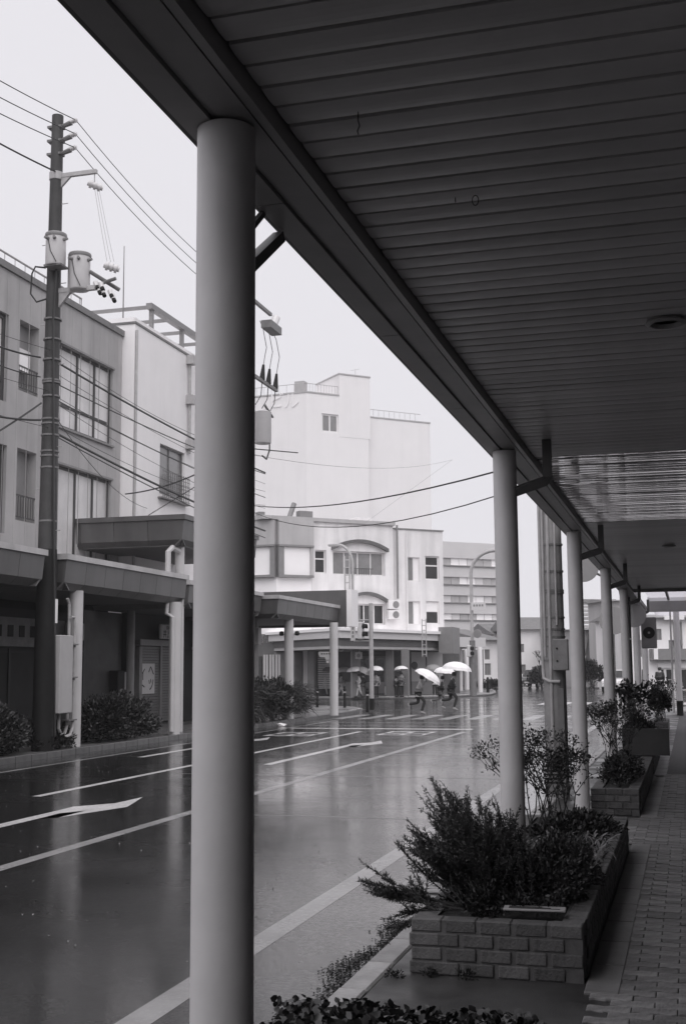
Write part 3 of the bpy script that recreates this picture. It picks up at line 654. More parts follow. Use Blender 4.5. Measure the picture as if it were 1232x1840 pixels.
# utility pole with transformers, arms, insulators
def shackle(parent, p, d, r=.07, L=.22, m=None):
    d = Vector(d).normalized(); b = MB(); p = Vector(p)
    for k, (rr) in enumerate((.6, 1, .7, 1, .7, 1, .6)):
        a = p + d * (k / 7 - .5) * L; b.cyl(a, a + d * L / 7, r * rr, n=10)
    return b.build('insulator', m or M_porc, parent, smooth=True)
up = thing('utility_pole', 'dark concrete utility pole carrying two pale transformers at left', 'utility pole', (-12.94, 22.75, 0))
MB().cyl((0, 0, .1), (0, 0, 13.95), .225, .125, n=20).build('pole', M_pole, up, smooth=True)
def pz(px, py): return atY(px, py, 22.75).z
for k, z in enumerate((13.75, 13.43, 13.12)):
    MB().box(-.2, .14, -.1, .1, z - .10, z - .05).build('bracket', M_galvdark, up)
    MB().cyl((.12, 0, z - .06), (.34, 0, z), .045, .06, n=8).build('pin', M_galvdark, up); shackle(up, (.38, 0, z + .03), (1, 0, .2), .055, .2)
MB().lathe([(.145, 12.45), (.155, 12.46), (.155, 12.62), (.145, 12.63)], n=16).build('band', M_galv, up)
MB().box(.1, .98, -.04, .04, 12.50, 12.59).prism([(.1, 12.25), (.36, 12.5), (.1, 12.55)], 1, -.03, .03).build('upper_arm', M_galv, up); shackle(up, (.95, 0, 12.22), (1, .6, -.35), .09, .34)
MB().tube([(.93, 0, 12.5), (.93, 0, 12.25)], .012, 5).build('hanger', M_galv, up)
def transformer(x, z, y, r, h):
    b = MB().lathe([(r * .92, 0), (r, .03), (r, h), (r * 1.05, h + .01), (r * 1.05, h + .05), (r * .6, h + .08)], (x, y, z), 24).build('transformer', M_trafo, up, smooth=True)
    MB().lathe([(r * 1.06, h - .03), (r * 1.09, h), (r * 1.09, h + .03), (r * 1.05, h + .045)], (x, y, z), 24).build('lid_clamp', M_trimgrey, b)
    for a in (-1.9, -.2, -1.2):
        px, py = x + r * math.cos(a), y + r * math.sin(a)
        MB().cyl((px, py, z + h * .84), (px + .1 * math.cos(a), py + .1 * math.sin(a), z + h * .84), .04, .03, n=8).build('bushing', M_trimgrey, b)
    MB().tube([(x - r * .3, y - r, z + h * .8), (x, y - r * 1.06, z + h * .4), (x + r * .6, y - r * .95, z + .02)], .009, 5).build('lead', M_wire, b)
transformer(.2, pz(100, 487), -.30, .215, .66); transformer(.62, pz(137, 522), .0, .225, .76)
za = pz(100, 528)
MB().box(.1, 1.0, -.05, .05, za, za + .1).prism([(.1, za - .38), (.42, za), (.1, za + .05)], 1, -.04, .04).build('lower_arm', M_galv, up)
MB().box(.36, .42, -.05, .05, za + .1, za + .85).build('transformer_post', M_galv, up); MB().box(.0, .4, -.45, -.1, za + .48, za + .52).build('transformer_shelf', M_galvdark, up)
MB().cyl((.86, .0, za + .42), (1.32, .5, za + .12), .045, n=8).build('cross_arm', M_galvdark, up); MB().cyl((.95, .2, za + .18), (1.38, .2, za + .28), .04, n=8).build('cross_arm', M_galvdark, up); shackle(up, (1.3, .15, za + .52), (1, .5, -.3), .1, .34)
for (x, z) in ((.95, .12), (1.02, .0), (1.08, .08), (1.12, -.06), (1.3, -.1), (1.36, -.2)):
    MB().cyl((x, .1, za + z + .08), (x + .05, .06, za + z - .03), .06, .045, n=8).build('fuse_holder', M_porc, up); MB().cyl((x + .05, .06, za + z - .03), (x + .09, .03, za + z - .09), .048, .045, n=8).build('fuse_cap', M_black, up)
for z in (9.3, 8.85, 8.4, 7.95, 7.9, 7.6, 7.1, 7.0, 6.75, 6.4, 6.3, 6.05, 4.9): MB().lathe([(.185, -.02), (.195, -.018), (.195, .018), (.185, .02)], (0, 0, z), 16).build('pole_band', M_galvdark, up)
MB().cyl((0, 0, .12), (0, 0, 4.3), .232, .205, n=20, caps=False).build('dark_lower_sleeve', M_black, up, smooth=True)  # near-black sleeve added round the lower part of the pole
for k in range(9): MB().cyl(((-.3 if k % 2 else .3), 0, 11.9 - k * .9), (0, 0, 11.9 - k * .9), .01, n=5).build('climbing_step', M_galv, up)
MB().tube([(.16, -.18, 10.6), (.12, -.2, 9.2), (.2, -.12, 5), (.22, .1, .4)], .025, 6).build('riser_cable', M_wire, up)
MB().box(.2, .235, -.02, .08, 2.75, 3.25).build('marker_plate', M_white, up)
MB().tube([(-.1, -.1, 9.75), (-.35, -.1, 9.7), (-.5, -.1, 9.9), (-.48, -.1, 10.35), (-.4, -.1, 10.5), (-.15, -.1, 10.45)], .02, 6).build('jumper_cable', M_wire, up)
# second utility pole, mostly behind the near column
u2 = thing('utility_pole', 'second utility pole with hanging fuses, mostly hidden behind the near column', 'utility pole', (-12.9, 34.6, 0))
MB().cyl((0, 0, .1), (0, 0, 14.2), .21, .12, n=16).build('pole', M_pole, u2, smooth=True)
MB().box(-.05, .05, -.6, 2.3, 13.4, 13.5).build('top_arm', M_galvdark, u2); MB().box(.05, .4, 1.2, 2.25, 12.7, 12.95).build('top_box', M_galvdark, u2); MB().cyl((.2, 1.9, 12.9), (.2, 2.25, 13.3), .14, n=10).build('switch_can', M_trafo, u2)
MB().box(-.05, .05, .2, 2.9, 10.95, 11.05).build('mid_arm', M_galvdark, u2)
for k, y in enumerate((1.45, 2.05, 2.75)):
    MB().cyl((0, y, 11.05), (.03, y + .05, 11.55), .10, .04, n=10).build('fuse_holder', M_black, u2)
    MB().tube([(.03, y + .05, 11.55), (.05, y + .15, 11.9), (.03, y + .35, 12.2), (0, y + .1, 12.75), (0, y - .2 - .1 * k, 12.95)], .012, 5).build('fuse_lead', M_wire, u2)
    MB().tube([(0, y, 10.95), (0, y - .1, 10.5), (0, y - .6, 10.1)], .015, 5).build('lower_lead', M_wire, u2)
MB().lathe([(.25, 0), (.27, .03), (.27, 1.0), (.28, 1.02), (.1, 1.1)], (.1, 1.25, 8.9), 20).build('transformer', M_trafo, u2, smooth=True)
MB().tube([(.1, 1.6, 9.6), (.1, 1.9, 9.4), (.1, 1.9, 8.8), (.1, 1.6, 8.45), (.1, 1.2, 8.5)], .025, 6).build('loop_cable', M_wire, u2)
MB().cyl((.1, 1.4, 10.2), (.1, 2.2, 9.95), .04, n=6).build('stay', M_galvdark, u2)

# overhead wires
def wire(label, a, b, sag, r=.012, m=None, n=14, cat='overhead wire'):
    a = Vector(a); b = Vector(b); pts = []
    for k in range(n + 1):
        t = k / n; p = a.lerp(b, t); p.z -= sag * 4 * t * (1 - t); pts.append(p)
    r *= .68
    o = MB().tube(pts, r, 5).build('overhead_wire', m or M_wire, None, fix=False); return tag(o, label, cat, 'overhead wires')
for nm, z, py0 in (('uppermost', 13.80, 133), ('second highest', 13.48, 163), ('third highest', 13.16, 192)):
    q = Vector((-12.5, 22.75, z)); e = atX(0, py0, -12.5)
    d = (e - q); wire(f'{nm} bare power line left of the utility pole top', q, q + d * 3.0, .15, .016)
    wire(f'{nm} power line running right from the utility pole top', q, (-12.9, 34.6 + .6, z - .25), .35, .014)
e = atX(0, 250, -12.75); q = Vector((-12.9, 22.7, 12.62)); wire('thick cable meeting the utility pole below its insulators', q, q + (e - q) * 3, .1, .028)
zz = [(8.75, 375, 830, .035, 'thick upper'), (8.30, 510, 880, .02, 'thin upper'), (7.95, 610, 1010, .018, 'thin middle'), (7.25, 815, 1215, .04, 'thick lower'), (7.15, 835, 1250, .02, 'thin lower')]
for z, a, b_, r, nm in zz:
    p0 = atX(345 * .2922, 540 + a * .2922, -12.8); p1 = atX(1200 * .2922, 540 + b_ * .2922, -12.8)
    wire(f'{nm} cable crossing the grey building windows to the right', p0, p1 + (p1 - p0) * .75, .12, r)
for (a, b_, r, nm) in ((260, 350, .03, 'upper'), (375, 470, .02, 'middle'), (690, 735, .035, 'lower')):
    p0 = atX(0, 540 + a * .2922, -12.8); p1 = atX(250 * .2922, 540 + b_ * .2922, -12.8); wire(f'{nm} cable entering at the left edge below the transformers', p1, p1 + (p0 - p1) * 2, .08, r)
p0 = atX(255 * .2922, 540 + 630 * .2922, -12.8); p1 = atX(0, 540 + 785 * .2922, -12.8); wire('slanting cable dropping left from the utility pole', p0, p0 + (p1 - p0) * 2, .05, .03)
wire('dark sagging service cable below the window grille', atX(1195 * .2922 + 20, 540 + 1040 * .2922, -13.2), atX(770 * .2922, 540 + 1190 * .2922, -15.5), .12, .03)
wire('slanted stay wire above the high canopy slab', atX(915 * .2922, 540 + 1320 * .2922, -15.5), atX(1190 * .2922 + 20, 540 + 1110 * .2922, -13.0), .0, .02)
for k, (z0, z1, y1, nm) in enumerate(((8.1, 7.7, 36.5, 'first'), (7.6, 7.45, 36.5, 'second'), (7.45, 6.9, 36.5, 'third'), (6.95, 7.0, 36.5, 'fourth'), (8.55, 8.6, 36.5, 'topmost'))):
    wire(f'{nm} hairline telephone wire across the grey and white facades', (-12.85, 22.9, z0), (-12.95, y1, z1), .18 + .05 * k, .009, M_wire)
for k, (z0, nm) in enumerate(((8.6, 'upper'), (7.7, 'middle'), (6.9, 'lower'))):
    wire(f'{nm} fine wire entering from the left edge behind the pole', (-12.9, 22.7, z0), (-13.1, 10.0, z0 - .1 + .2 * k), .3, .009, M_wire)
wire('slack drop wire from the white building wall to the pole', (-15.55, 33.2, 6.6), (-12.95, 23.0, 7.2), .35, .012)
R2 = Vector((-1.66, 15.9, 4.25))
wire('taut dark cable over the crossing, upper of two', (-12.9, 34.6, 6.78), R2 + Vector((0, 0, .28)), .32, .02); wire('lower thin cable over the crossing', (-12.9, 34.6, 6.65), R2, .62, .014)
a = atD(440, 805, 50); b_ = atD(535, 813.5, 50); wire('short thick black sleeve on a cable before the pale tower', atX(440, 805, -12.9), atX(535, 813.5, -12.6), .0, .03)
wire('thin pale span wire before the tower', atX(440, 815, -12.9), atD(812, 826, 75), .5, .012, M_wirelight)
wire('fine stay wire slanting down to the corner building roof', atD(812, 826, 75), atD(655, 940, 73), .0, .012, M_wirelight)
for k in range(3):
    y = 23.3 + .12 * k
    wire(('left', 'middle', 'right')[k] + ' hairline lead from the pole arm down to the fuses', (-12.0 + .05 * k, 22.75, 12.15), (-11.72 + .08 * k, 22.85, 10.5), .03, .006, M_wirelight)
# ================================================================== ACROSS THE CROSSING
HA = R_(-15.8); H1 = HA + R_(62.6); H2 = HA - R_(68.5) + math.pi
c0 = atD(497, 1200, 72.0)
F1 = Frame(c0, H1); F2 = Frame(c0, H2)
def rect(F, x0, y0, x1, y1, off=0.0):
    a = F.uz(x0, y0, off); c = F.uz(x1, y1, off); e = F.uz(x0, y1, off); f = F.uz(x1, y0, off)
    return (a[0], c[0], (e[1] + c[1]) / 2, (a[1] + f[1]) / 2)
cbd = thing('corner_building', 'three storey stained white corner building with brown arched window hoods', 'building', (c0.x, c0.y, 0), F1.rz)
zr = F1.uz(561, 930)[1]; u560 = F1.uz(560, 1000)[0]; u705 = F1.uz(706, 1000)[0]; u797 = F1.uz(797, 1000)[0]; zr2 = F1.uz(760, 953)[1]
upA = rect(F1, 598, 991, 692, 1034); loA = rect(F1, 620, 1085, 693, 1122)
w1 = rect(F1, 566, 988, 586, 1030); w2 = rect(F1, 734, 1001, 756, 1044); w3 = rect(F1, 765, 999, 791, 1042); w4 = rect(F1, 735, 1080, 757, 1122); w5 = rect(F1, 767, 1080, 791, 1121)
hs = [upA, loA, w1, w2, w3, w4, w5]
wallholes(u560, u705, 3.4, zr - .25, [upA, loA, w1], 0, .35, .4).build('main_wall', M_offwhite, cbd, fix=False)
wallholes(u705 + .02, u797, 3.4, zr2, [w2, w3, w4, w5], .12, .3, .4).build('setback_wall', M_offwhite, cbd, fix=False)
MB().box(u560 - .1, u705 + .05, .41, 9, .1, zr - .3).box(u705 + .06, u797 - .05, .53, 9, .1, zr2 - .05).build('building_core', M_offwhite, cbd)
MB().box(u560 - 3.4, u705 + .08, -.18, .6, zr - .245, zr - .02).build('roof_cap', M_frieze, cbd)
MB().box(u705 + .1, u797 + .05, .05, .6, zr2 + .003, zr2 + .08).build('roof_coping', M_trimgrey, cbd)
for (q, n_, rail) in ((upA, 3, True), (loA, 3, False)):
    du = q[1] - q[0]
    window(cbd, q[0] + .02, q[1] - .02, q[2] + .02, q[3] - .02, .28, (q[0] + du * .24, q[0] + du * .5, q[0] + du * .75), (), fm=M_trimwhite, fw=.07, panes=[M_trimgrey, M_panegrey, M_panegrey, M_trimgrey] if rail else [M_pane, M_pane, M_trimdark, M_pane])
    if rail:
        MB().box(q[0] + du * .22, q[1] - du * .22, .1, .13, q[2] + .42, q[2] + .46).build('rail', M_trimdark, cbd)
        for k in range(12): MB().cyl((q[0] + du * (.24 + .045 * k), .115, q[2]), (q[0] + du * (.24 + .045 * k), .115, q[2] + .42), .012, n=5).build('baluster', M_trimdark, cbd)
    cu_, rise = (q[0] + q[1]) / 2, .52; hw = du / 2 + .12; N_ = 14
    arc = lambda t, dz: (cu_ + hw * t * 1.0, q[3] + .02 + rise * (1 - t * t) + dz)
    P = [arc(-1 + 2 * k / N_, 0.0) for k in range(N_ + 1)] + [arc(1 - 2 * k / N_, .2) for k in range(N_ + 1)]
    # arched hood: a curved band standing out from the wall
    b = MB()
    for k in range(N_):
        a0, a1, e0, e1 = P[k], P[k + 1], P[2 * N_ + 1 - k], P[2 * N_ - k]
        b._add([(a0[0], -.3, a0[1]), (a1[0], -.3, a1[1]), (e1[0], -.3, e1[1]), (e0[0], -.3, e0[1]), (a0[0], .0, a0[1]), (a1[0], .0, a1[1]), (e1[0], .0, e1[1]), (e0[0], .0, e0[1])], [(0, 1, 2, 3), (0, 4, 5, 1), (3, 2, 6, 7), (1, 5, 6, 2), (0, 3, 7, 4)])
    b.build('arched_hood', M_arch, cbd)
window(cbd, w1[0], w1[1], w1[2], w1[3], .2, (), (w1[2] + (w1[3] - w1[2]) * .62,), fm=M_trimwhite, pm=M_pane, fw=.08)
window(cbd, w3[0], w3[1], w3[2], w3[3], .26, (), (w3[2] + (w3[3] - w3[2]) * .6,), fm=M_trimwhite, pm=M_pane, fw=.09)
window(cbd, w5[0], w5[1], w5[2], w5[3], .26, (), (w5[2] + (w5[3] - w5[2]) * .55,), fm=M_trimwhite, panes=[M_pane, M_white], fw=.07)
for q in (w2, w4): window(cbd, q[0], q[1], q[2], q[3], .26, (q[0] + (q[1] - q[0]) * .5,), (), fm=M_trimwhite, panes=[M_trimgrey, M_white], fw=.05)
q = F1.uz(711, 945); MB().tube([(q[0], -.12, zr - .2), (q[0], -.12, 6.1)], .07, 8).build('downpipe', M_trimgrey, cbd); MB().tube([(q[0] + .75, -.02, zr2 - .1), (q[0] + .75, -.02, 3.6)], .05, 8).build('vent_pipe', M_trimwhite, cbd)
for py in (1087, 1105):
    q = F1.uz(703, py); ac = MB().box(q[0] - .42, q[0] + .42, -.42, -.1, q[1] - .28, q[1] + .28).build('air_conditioner', M_trimwhite, cbd, bevel=.02)
    MB().cyl((q[0] + .08, -.425, q[1]), (q[0] + .08, -.44, q[1]), .22, n=18).build('fan_grille', M_trimgrey, ac)
for px, w_, h_ in ((560, .9, .5), (480, .4, .3)):
    q = F1.uz(px, 918); MB().box(q[0] - w_ / 2, q[0] + w_ / 2, .8, 1.3, zr - .2, zr + h_).build('roof_vent', M_trimgrey, cbd)
q = F1.uz(525, 915); MB().cyl((q[0], .5, zr - .1), (q[0] + .45, .7, zr + .9), .16, n=10).build('tilted_chimney', M_trimgrey, cbd)
q = F1.uz(665, 928); MB().prism([(q[0] - 1.6, zr - .1), (q[0] + .9, zr - .1), (q[0] + .9, zr + .42), (q[0], zr + .42)], 1, 1.5, 3.0).build('stair_housing', M_offwhite, cbd)
# chamfered corner with grey frieze and white display windows
def chamfer(F, ua, ub, nm):
    r = thing if False else None
    e = link(nm, None, cbd); e.matrix_local = cbd.matrix_basis.inverted() @ (Matrix.Translation(F.P) @ Matrix.Rotation(F.rz, 4, 'Z')); return e
zf0 = F1.uz(530, 980)[1]; zs0 = F1.uz(530, 1035)[1]; zs1 = F1.uz(530, 1060)[1]
ua, ub = -5.5, 0.0
T2 = cbd.matrix_basis.inverted() @ (Matrix.Translation(F2.P) @ Matrix.Rotation(F2.rz, 4, 'Z'))
def put2(o): o.matrix_local = T2; return o
for F, x0, x1, tr in ((F1, 0.0, u560 - .02, None), (F2, -6.0, 0.0, T2)):
    parts = [MB().box(x0, x1, -.35, .3, zf0, zr - .26).build('frieze_panel', M_frieze, cbd), MB().box(x0, x1, -.40, .2, zf0 - .12, zf0 - .004).build('frieze_ledge', M_trimgrey, cbd),
             MB().box(x0, x1, -.36, .2, zs0 - .1, zs0 + .04).build('sill_band', M_trimgrey, cbd), MB().box(x0, x1, .0, .3, 3.3, zs0 - .11).build('spandrel', M_white, cbd),
             MB().box(x0, x1, .31, 6, .1, zr - .3).build('corner_core', M_offwhite, cbd)]
    m1 = x0 + .12; parts.append(MB().box(x0 + (0.35 if tr is None else 0), x1 - .2, -.2, .1, zs0 + .05, zf0 - .13).build('display_window', M_white, cbd))
    parts.append(MB().box(x0 if tr is None else x1 - .3, x0 + .35 if tr is None else x1, -.33, .1, zs0 + .05, zf0 - .13).build('pilaster', M_trimgrey, cbd))
    parts.append(MB().box(x1 - .19 if tr is None else x0, x1 if tr is None else x0 + .2, -.33, .1, zs0 + .05, zf0 - .13).build('pilaster', M_frieze, cbd))
    parts.append(MB().box(x0, x1, -.45, .4, zr - .245, zr - .02).build('roof_cap', M_frieze, cbd) if tr is not None else None)
    if tr is not None:
        for p in parts:
            if p: p.matrix_local = tr
# shop canopy round the corner, posts and ground floor
ct = thing('corner_shop_canopy', 'wide flat canopy wrapped round the white corner building above the pedestrians', 'canopy')
ka, kb, kc = atD(455, 1136, 74), atD(612, 1127, 64.5), atD(803, 1139, 74)
zc = (ka.z + kb.z + kc.z) / 3; back = [(F1.P + F1.u * 14 + F1.n * 2), (F2.P - F2.u * 10 + F2.n * 2)]
zc = 3.93
polyc = [(ka.x, ka.y), (kb.x, kb.y), (kc.x, kc.y), (back[0].x, back[0].y), (back[1].x, back[1].y)]
def inset(p, k): c = Vector((back[0].x + back[1].x, back[0].y + back[1].y)) / 2; v = Vector(p); return tuple(v + (c - v).normalized() * k)
MB().prism(polyc, 2, zc - .16, zc).build('white_edge', M_white, ct)
MB().prism([inset(p, .18) for p in polyc], 2, zc - .55, zc - .163).build('fascia', M_farwall, ct)
MB().prism([inset(p, .45) for p in polyc], 2, zc - .95, zc - .553).build('lower_fascia', M_soffit, ct)
MB().prism([inset(p, .5) for p in polyc], 2, zc - 1.12, zc - .953).build('light_rail', M_frieze, ct)
for px, py, D in ((640, 1250, 69), (728, 1252, 70), (700, 1250, 70.5), (560, 1250, 72), (470, 1250, 73)):
    p = atD(px, 1200, D); MB().box(p.x - .2, p.x + .2, p.y - .2, p.y + .2, .12, zc - 1.1).build('pillar', M_trimgrey, ct)
gsh = thing('corner_shop', 'dim ground floor shop fronts under the corner canopy', 'shop front', (c0.x, c0.y, 0), F1.rz)
zt = zc - 1.0
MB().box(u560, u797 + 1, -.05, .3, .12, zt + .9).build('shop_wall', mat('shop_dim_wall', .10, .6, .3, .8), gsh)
qa = F1.uz(737, 1200)[0]; qb = F1.uz(765, 1200)[0]; qc = F1.uz(793, 1200)[0]
MB().box(qa, qb - .1, -.12, -.06, .9, zt - .2).build('pale_shutter', M_frieze, gsh); MB().box(qb, qc, -.12, -.06, .9, zt - .2).build('pale_shutter', M_frieze, gsh); MB().box(qa, qc, -.13, -.06, .12, .88).build('dado', M_trimgrey, gsh)
p = F1.uz(736, 1190); MB().cyl((p[0] + .25, -.125, p[1] - .2), (p[0] + .25, -.14, p[1] - .2), .24, n=18).build('round_plaque', M_trimdark, gsh)
for px in (645, 662, 680): 
    q = F1.uz(px, 1200); fz = MB().box(q[0] - .45, q[0] + .45, -.13, -.05, .2, 2.5).build('shop_door', M_trimgrey, gsh); MB().box(q[0] - .3, q[0] + .3, -.14, -.131, .9, 2.3).build('door_glass', M_pane, fz)
tr2 = gsh.matrix_basis.inverted() @ (Matrix.Translation(F2.P) @ Matrix.Rotation(F2.rz, 4, 'Z'))
def on2(o): o.matrix_local = tr2; return o
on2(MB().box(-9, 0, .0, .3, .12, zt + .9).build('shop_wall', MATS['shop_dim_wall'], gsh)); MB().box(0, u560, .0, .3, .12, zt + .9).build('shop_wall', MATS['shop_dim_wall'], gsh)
q = F1.uz(525, 1200)[0]; MB().box(q - 1.2, q + .6, -.1, -.02, .3, zt - .2).build('shop_window', M_panegrey, gsh); MB().box(q + .7, q + 1.0, -.14, -.02, .12, zt).build('white_post', M_white, gsh)
for k in range(20):
    q = F1.uz(569, 1200)[0]; MB().box(q, q + .95, -.2, -.16, .55 + k * .11, .55 + k * .11 + .07).build('louvre_slat', M_white, gsh)
for k in range(6):
    q = F2.uz(492, 1200)[0]; on2(MB().box(q - .6 + k * .2, q - .6 + k * .2 + .13, -.2 - .05 * (k % 2), -.1 - .05 * (k % 2), .5, 2.6).build('curtain_fold', M_frieze, gsh))
on2(MB().box(-1.6, -.95, -.12, -.02, 1.0, 2.5).build('dark_window', M_pane, gsh))

def crate(label, px, py, w_, d_, h_, m, name='display_box'):
    p = atZ(px, py, .12); t = thing(name, label, 'box', (p.x, p.y, .12), R_(-16)); MB().box(-w_ / 2, w_ / 2, -d_ / 2, d_ / 2, 0, h_).build('case', m, t, bevel=.02); MB().box(-w_ / 2 - .02, w_ / 2 + .02, -d_ / 2 - .02, d_ / 2 + .02, h_ + .002, h_ + .05).build('lid', M_trimgrey, t); return t
crate('white chest standing right of the small domed umbrella', 703, 1249, .7, .5, .55, M_white); crate('low dark crate beside the pale shutters', 715, 1250, .9, .5, .5, M_trimdark); crate('pale freezer box at the shop door behind the lamp post', 628, 1250, .8, .5, .8, M_frieze)
crate('stepped white goods stand seen left of the white post', 535, 1245, 1.3, .6, 1.6, M_frieze, 'goods_stand'); crate('dark display case below the white louvre', 592, 1249, 1.0, .5, .9, M_trimdark)
# pale tower block behind
t0 = atD(552, 1200, 112); G1 = Frame(t0, H1); G2 = Frame(t0, H2)
tw = thing('tower_block', 'tall plain white tower block fading into the rain above the corner building', 'building', (t0.x, t0.y, 0), G1.rz)
TT = tw.matrix_basis.inverted() @ (Matrix.Translation(G2.P) @ Matrix.Rotation(G2.rz, 4, 'Z'))
zt1 = G1.uz(556, 706)[1]; ue = G1.uz(662, 800)[0]; ug = G1.uz(780, 800)[0]; zt3 = G1.uz(722, 753)[1]; us_ = G1.uz(609, 690)[0]; zt2 = G1.uz(635, 676)[1]
tww = rect(G1, 578, 744, 608, 777)
wallholes(0, ue, 0, zt1, [tww], 0, .3, .4).build('front_wall', M_tower, tw, fix=False); MB().box(.2, ue, .45, 14, 0, zt1 - .02).build('tower_core', M_tower, tw)
o = MB().box(-16, 0, 0, .4, 0, zt1).build('side_wall', M_tower, tw); o.matrix_local = TT
MB().box(us_, ue + .2, -.02, 5, zt1 - 4, zt2).build('stair_tower', M_tower, tw); MB().box(us_ - .06, ue + .26, -.08, 5.05, zt2 + .003, zt2 + .14).build('stair_coping', M_frieze, tw)
MB().box(ue + .21, ug, .8, 12, 0, zt3).build('lower_wing', M_tower, tw); MB().box(ue + .21, ug + .05, .75, 12, zt3 + .003, zt3 + .14).build('wing_coping', M_frieze, tw)
MB().box(-.06, us_ - .01, -.06, .5, zt1 + .003, zt1 + .15).build('roof_coping', M_frieze, tw)
o = MB().box(-16, 0, -.06, .5, zt1 + .003, zt1 + .15).build('roof_coping', M_frieze, tw); o.matrix_local = TT
um = (tww[0] + tww[1]) / 2; window(tw, tww[0], tww[1], tww[2], tww[3], .15, (um,), (), fm=M_trimwhite, pm=M_panegrey, fw=.16, sill=True)
rr = MB()
for k in range(13): rr.cyl((.2 + k * .3, .3, zt1), (.2 + k * .3, .3, zt1 + 1.0), .02, n=5)
rr.tube([(0, .3, zt1 + 1.0), (4, .3, zt1 + 1.0)], .03, 5).build('roof_rail', M_galv, tw)
rr = MB()
for k in range(18): rr.cyl((-15 + k * .8, .3, zt1), (-15 + k * .8, .3, zt1 + 1.0), .02, n=5)
o = rr.tube([(-16, .3, zt1 + 1.0), (0, .3, zt1 + 1.0)], .03, 5).build('roof_rail', M_galv, tw); o.matrix_local = TT
rr = MB()
for k in range(10): rr.cyl((ue + .5 + k * .6, 1.0, zt3), (ue + .5 + k * .6, 1.0, zt3 + .9), .02, n=5)
rr.tube([(ue + .3, 1, zt3 + .9), (ug - 1.0, 1, zt3 + .9)], .03, 5).build('wing_rail', M_galv, tw)
o = MB().box(-1.6, -.6, .8, 1.6, zt1, zt1 + 1.4).build('rooftop_unit', M_frieze, tw); o.matrix_local = TT
for ch, px in (('ビ', 497), ('ル', 524)):
    q = G2.uz(px, 722); o = text('roof_letter', ch, M_white, tw, (0, 0, 0), (0, 0, 0), 1.7, .012); o.matrix_local = TT @ Matrix.Translation((q[0], -.07, q[1])) @ Matrix.Rotation(R_(90), 4, 'X')
q = G1.uz(655, 660); MB().cyl((q[0], 2, zt2), (q[0], 2, zt2 + 1.3), .02, n=5).tube([(q[0] - .5, 2, zt2 + 1.1), (q[0] + .5, 2, zt2 + 1.35)], .02, 4).build('aerial', M_galv, tw)

# far grey block with window bands
f0 = atD(797, 1200, 142); K = Frame(f0, H1); fb = thing('office_block', 'distant grey office block with long bands of pale windows', 'building', (f0.x, f0.y, 0), K.rz)
zt4 = K.uz(800, 973)[1]; uK = K.uz(912, 1000)[0]
bands = [(1002, 1015), (1036, 1049), (1069, 1082), (1102, 1113)]
zb_ = [(K.uz(800, b)[1], K.uz(800, a)[1]) for a, b in bands]
hb = [(0.15, uK - .15, a, c) for a, c in zb_]
wallholes(0, uK, 0, zt4, hb, 0, .3, .4).build('front_wall', M_farwall, fb, fix=False); MB().box(0, uK, .42, 14, 0, zt4).build('block_core', M_farwall, fb); MB().box(-.3, 0, 0, 14, 0, zt4).build('end_wall', M_farwall, fb)
for a, c in zb_:
    MB().box(0, uK, -.2, 0, a - .12, a - .004).build('ledge', M_trimgrey, fb); u = .2; k = 0
    while u < uK - .8:
        MB().box(u, u + 1.1, .2, .25, a, c).build('pane', (M_white, M_frieze, M_white, M_frieze, M_farwall)[(k * 7 + int(a)) % 5], fb); u += 1.16; k += 1
# ================================================================== STREET FURNITURE
def ring_cyl(p, n, r, h, m, name, parent, k=20):
    p = Vector(p); n = Vector(n).normalized(); return MB().cyl(p, p + n * h, r, n=k).build(name, m, parent, smooth=True)
# kerbside pole with conduits, right of the second column
kp = thing('utility_pole', 'pale stained concrete pole with conduits rising behind the third arcade column', 'utility pole', (-1.68, 15.9, 0))
MB().cyl((0, 0, .1), (0, 0, 9.5), .148, .115, n=20).build('pole', M_polelight, kp, smooth=True)
for x, y, z0, z1, r in ((-.14, -.06, 1.7, 9.0, .022), (-.10, -.12, 1.9, 9.0, .016), (-.03, -.15, .6, 9.0, .02), (.06, -.14, 2.3, 6.0, .014)): MB().cyl((x, y, z0), (x, y, z1), r, n=8).build('conduit', M_galv, kp)
MB().tube([(-.14, -.06, 1.75), (-.13, -.1, 1.62), (-.05, -.16, 1.58), (.08, -.16, 1.58)], .022, 8).build('conduit_bend', M_galv, kp)
for z in (3.35, 3.0, 2.75, 2.72, 2.4, 2.25, 2.15, 2.03, 1.85, 3.9, 4.6): MB().lathe([(.128, -.012), (.15, -.012), (.15, .012), (.128, .012)], (0, 0, z), 16).build('strap_band', M_galvdark, kp)
MB().box(.0, .2, -.22, -.13, 1.72, 2.12).build('junction_box', M_polelight, kp, bevel=.01)
for z in (1.84, 2.0): ring_cyl((.06, -.22, z), (0, -1, 0), .012, .01, M_black, 'bolt', kp, 10)
MB().box(-.12, .02, -.15, -.11, .2, .75).build('base_channel', M_galvdark, kp); MB().box(.04, .12, -.15, -.11, .2, 1.5).build('base_channel', M_galvdark, kp)
for k in range(5): MB().box(-.16, .1, -.155, -.14, .3 + k * .05, .3 + k * .05 + .02).build('base_slat', M_black, kp)
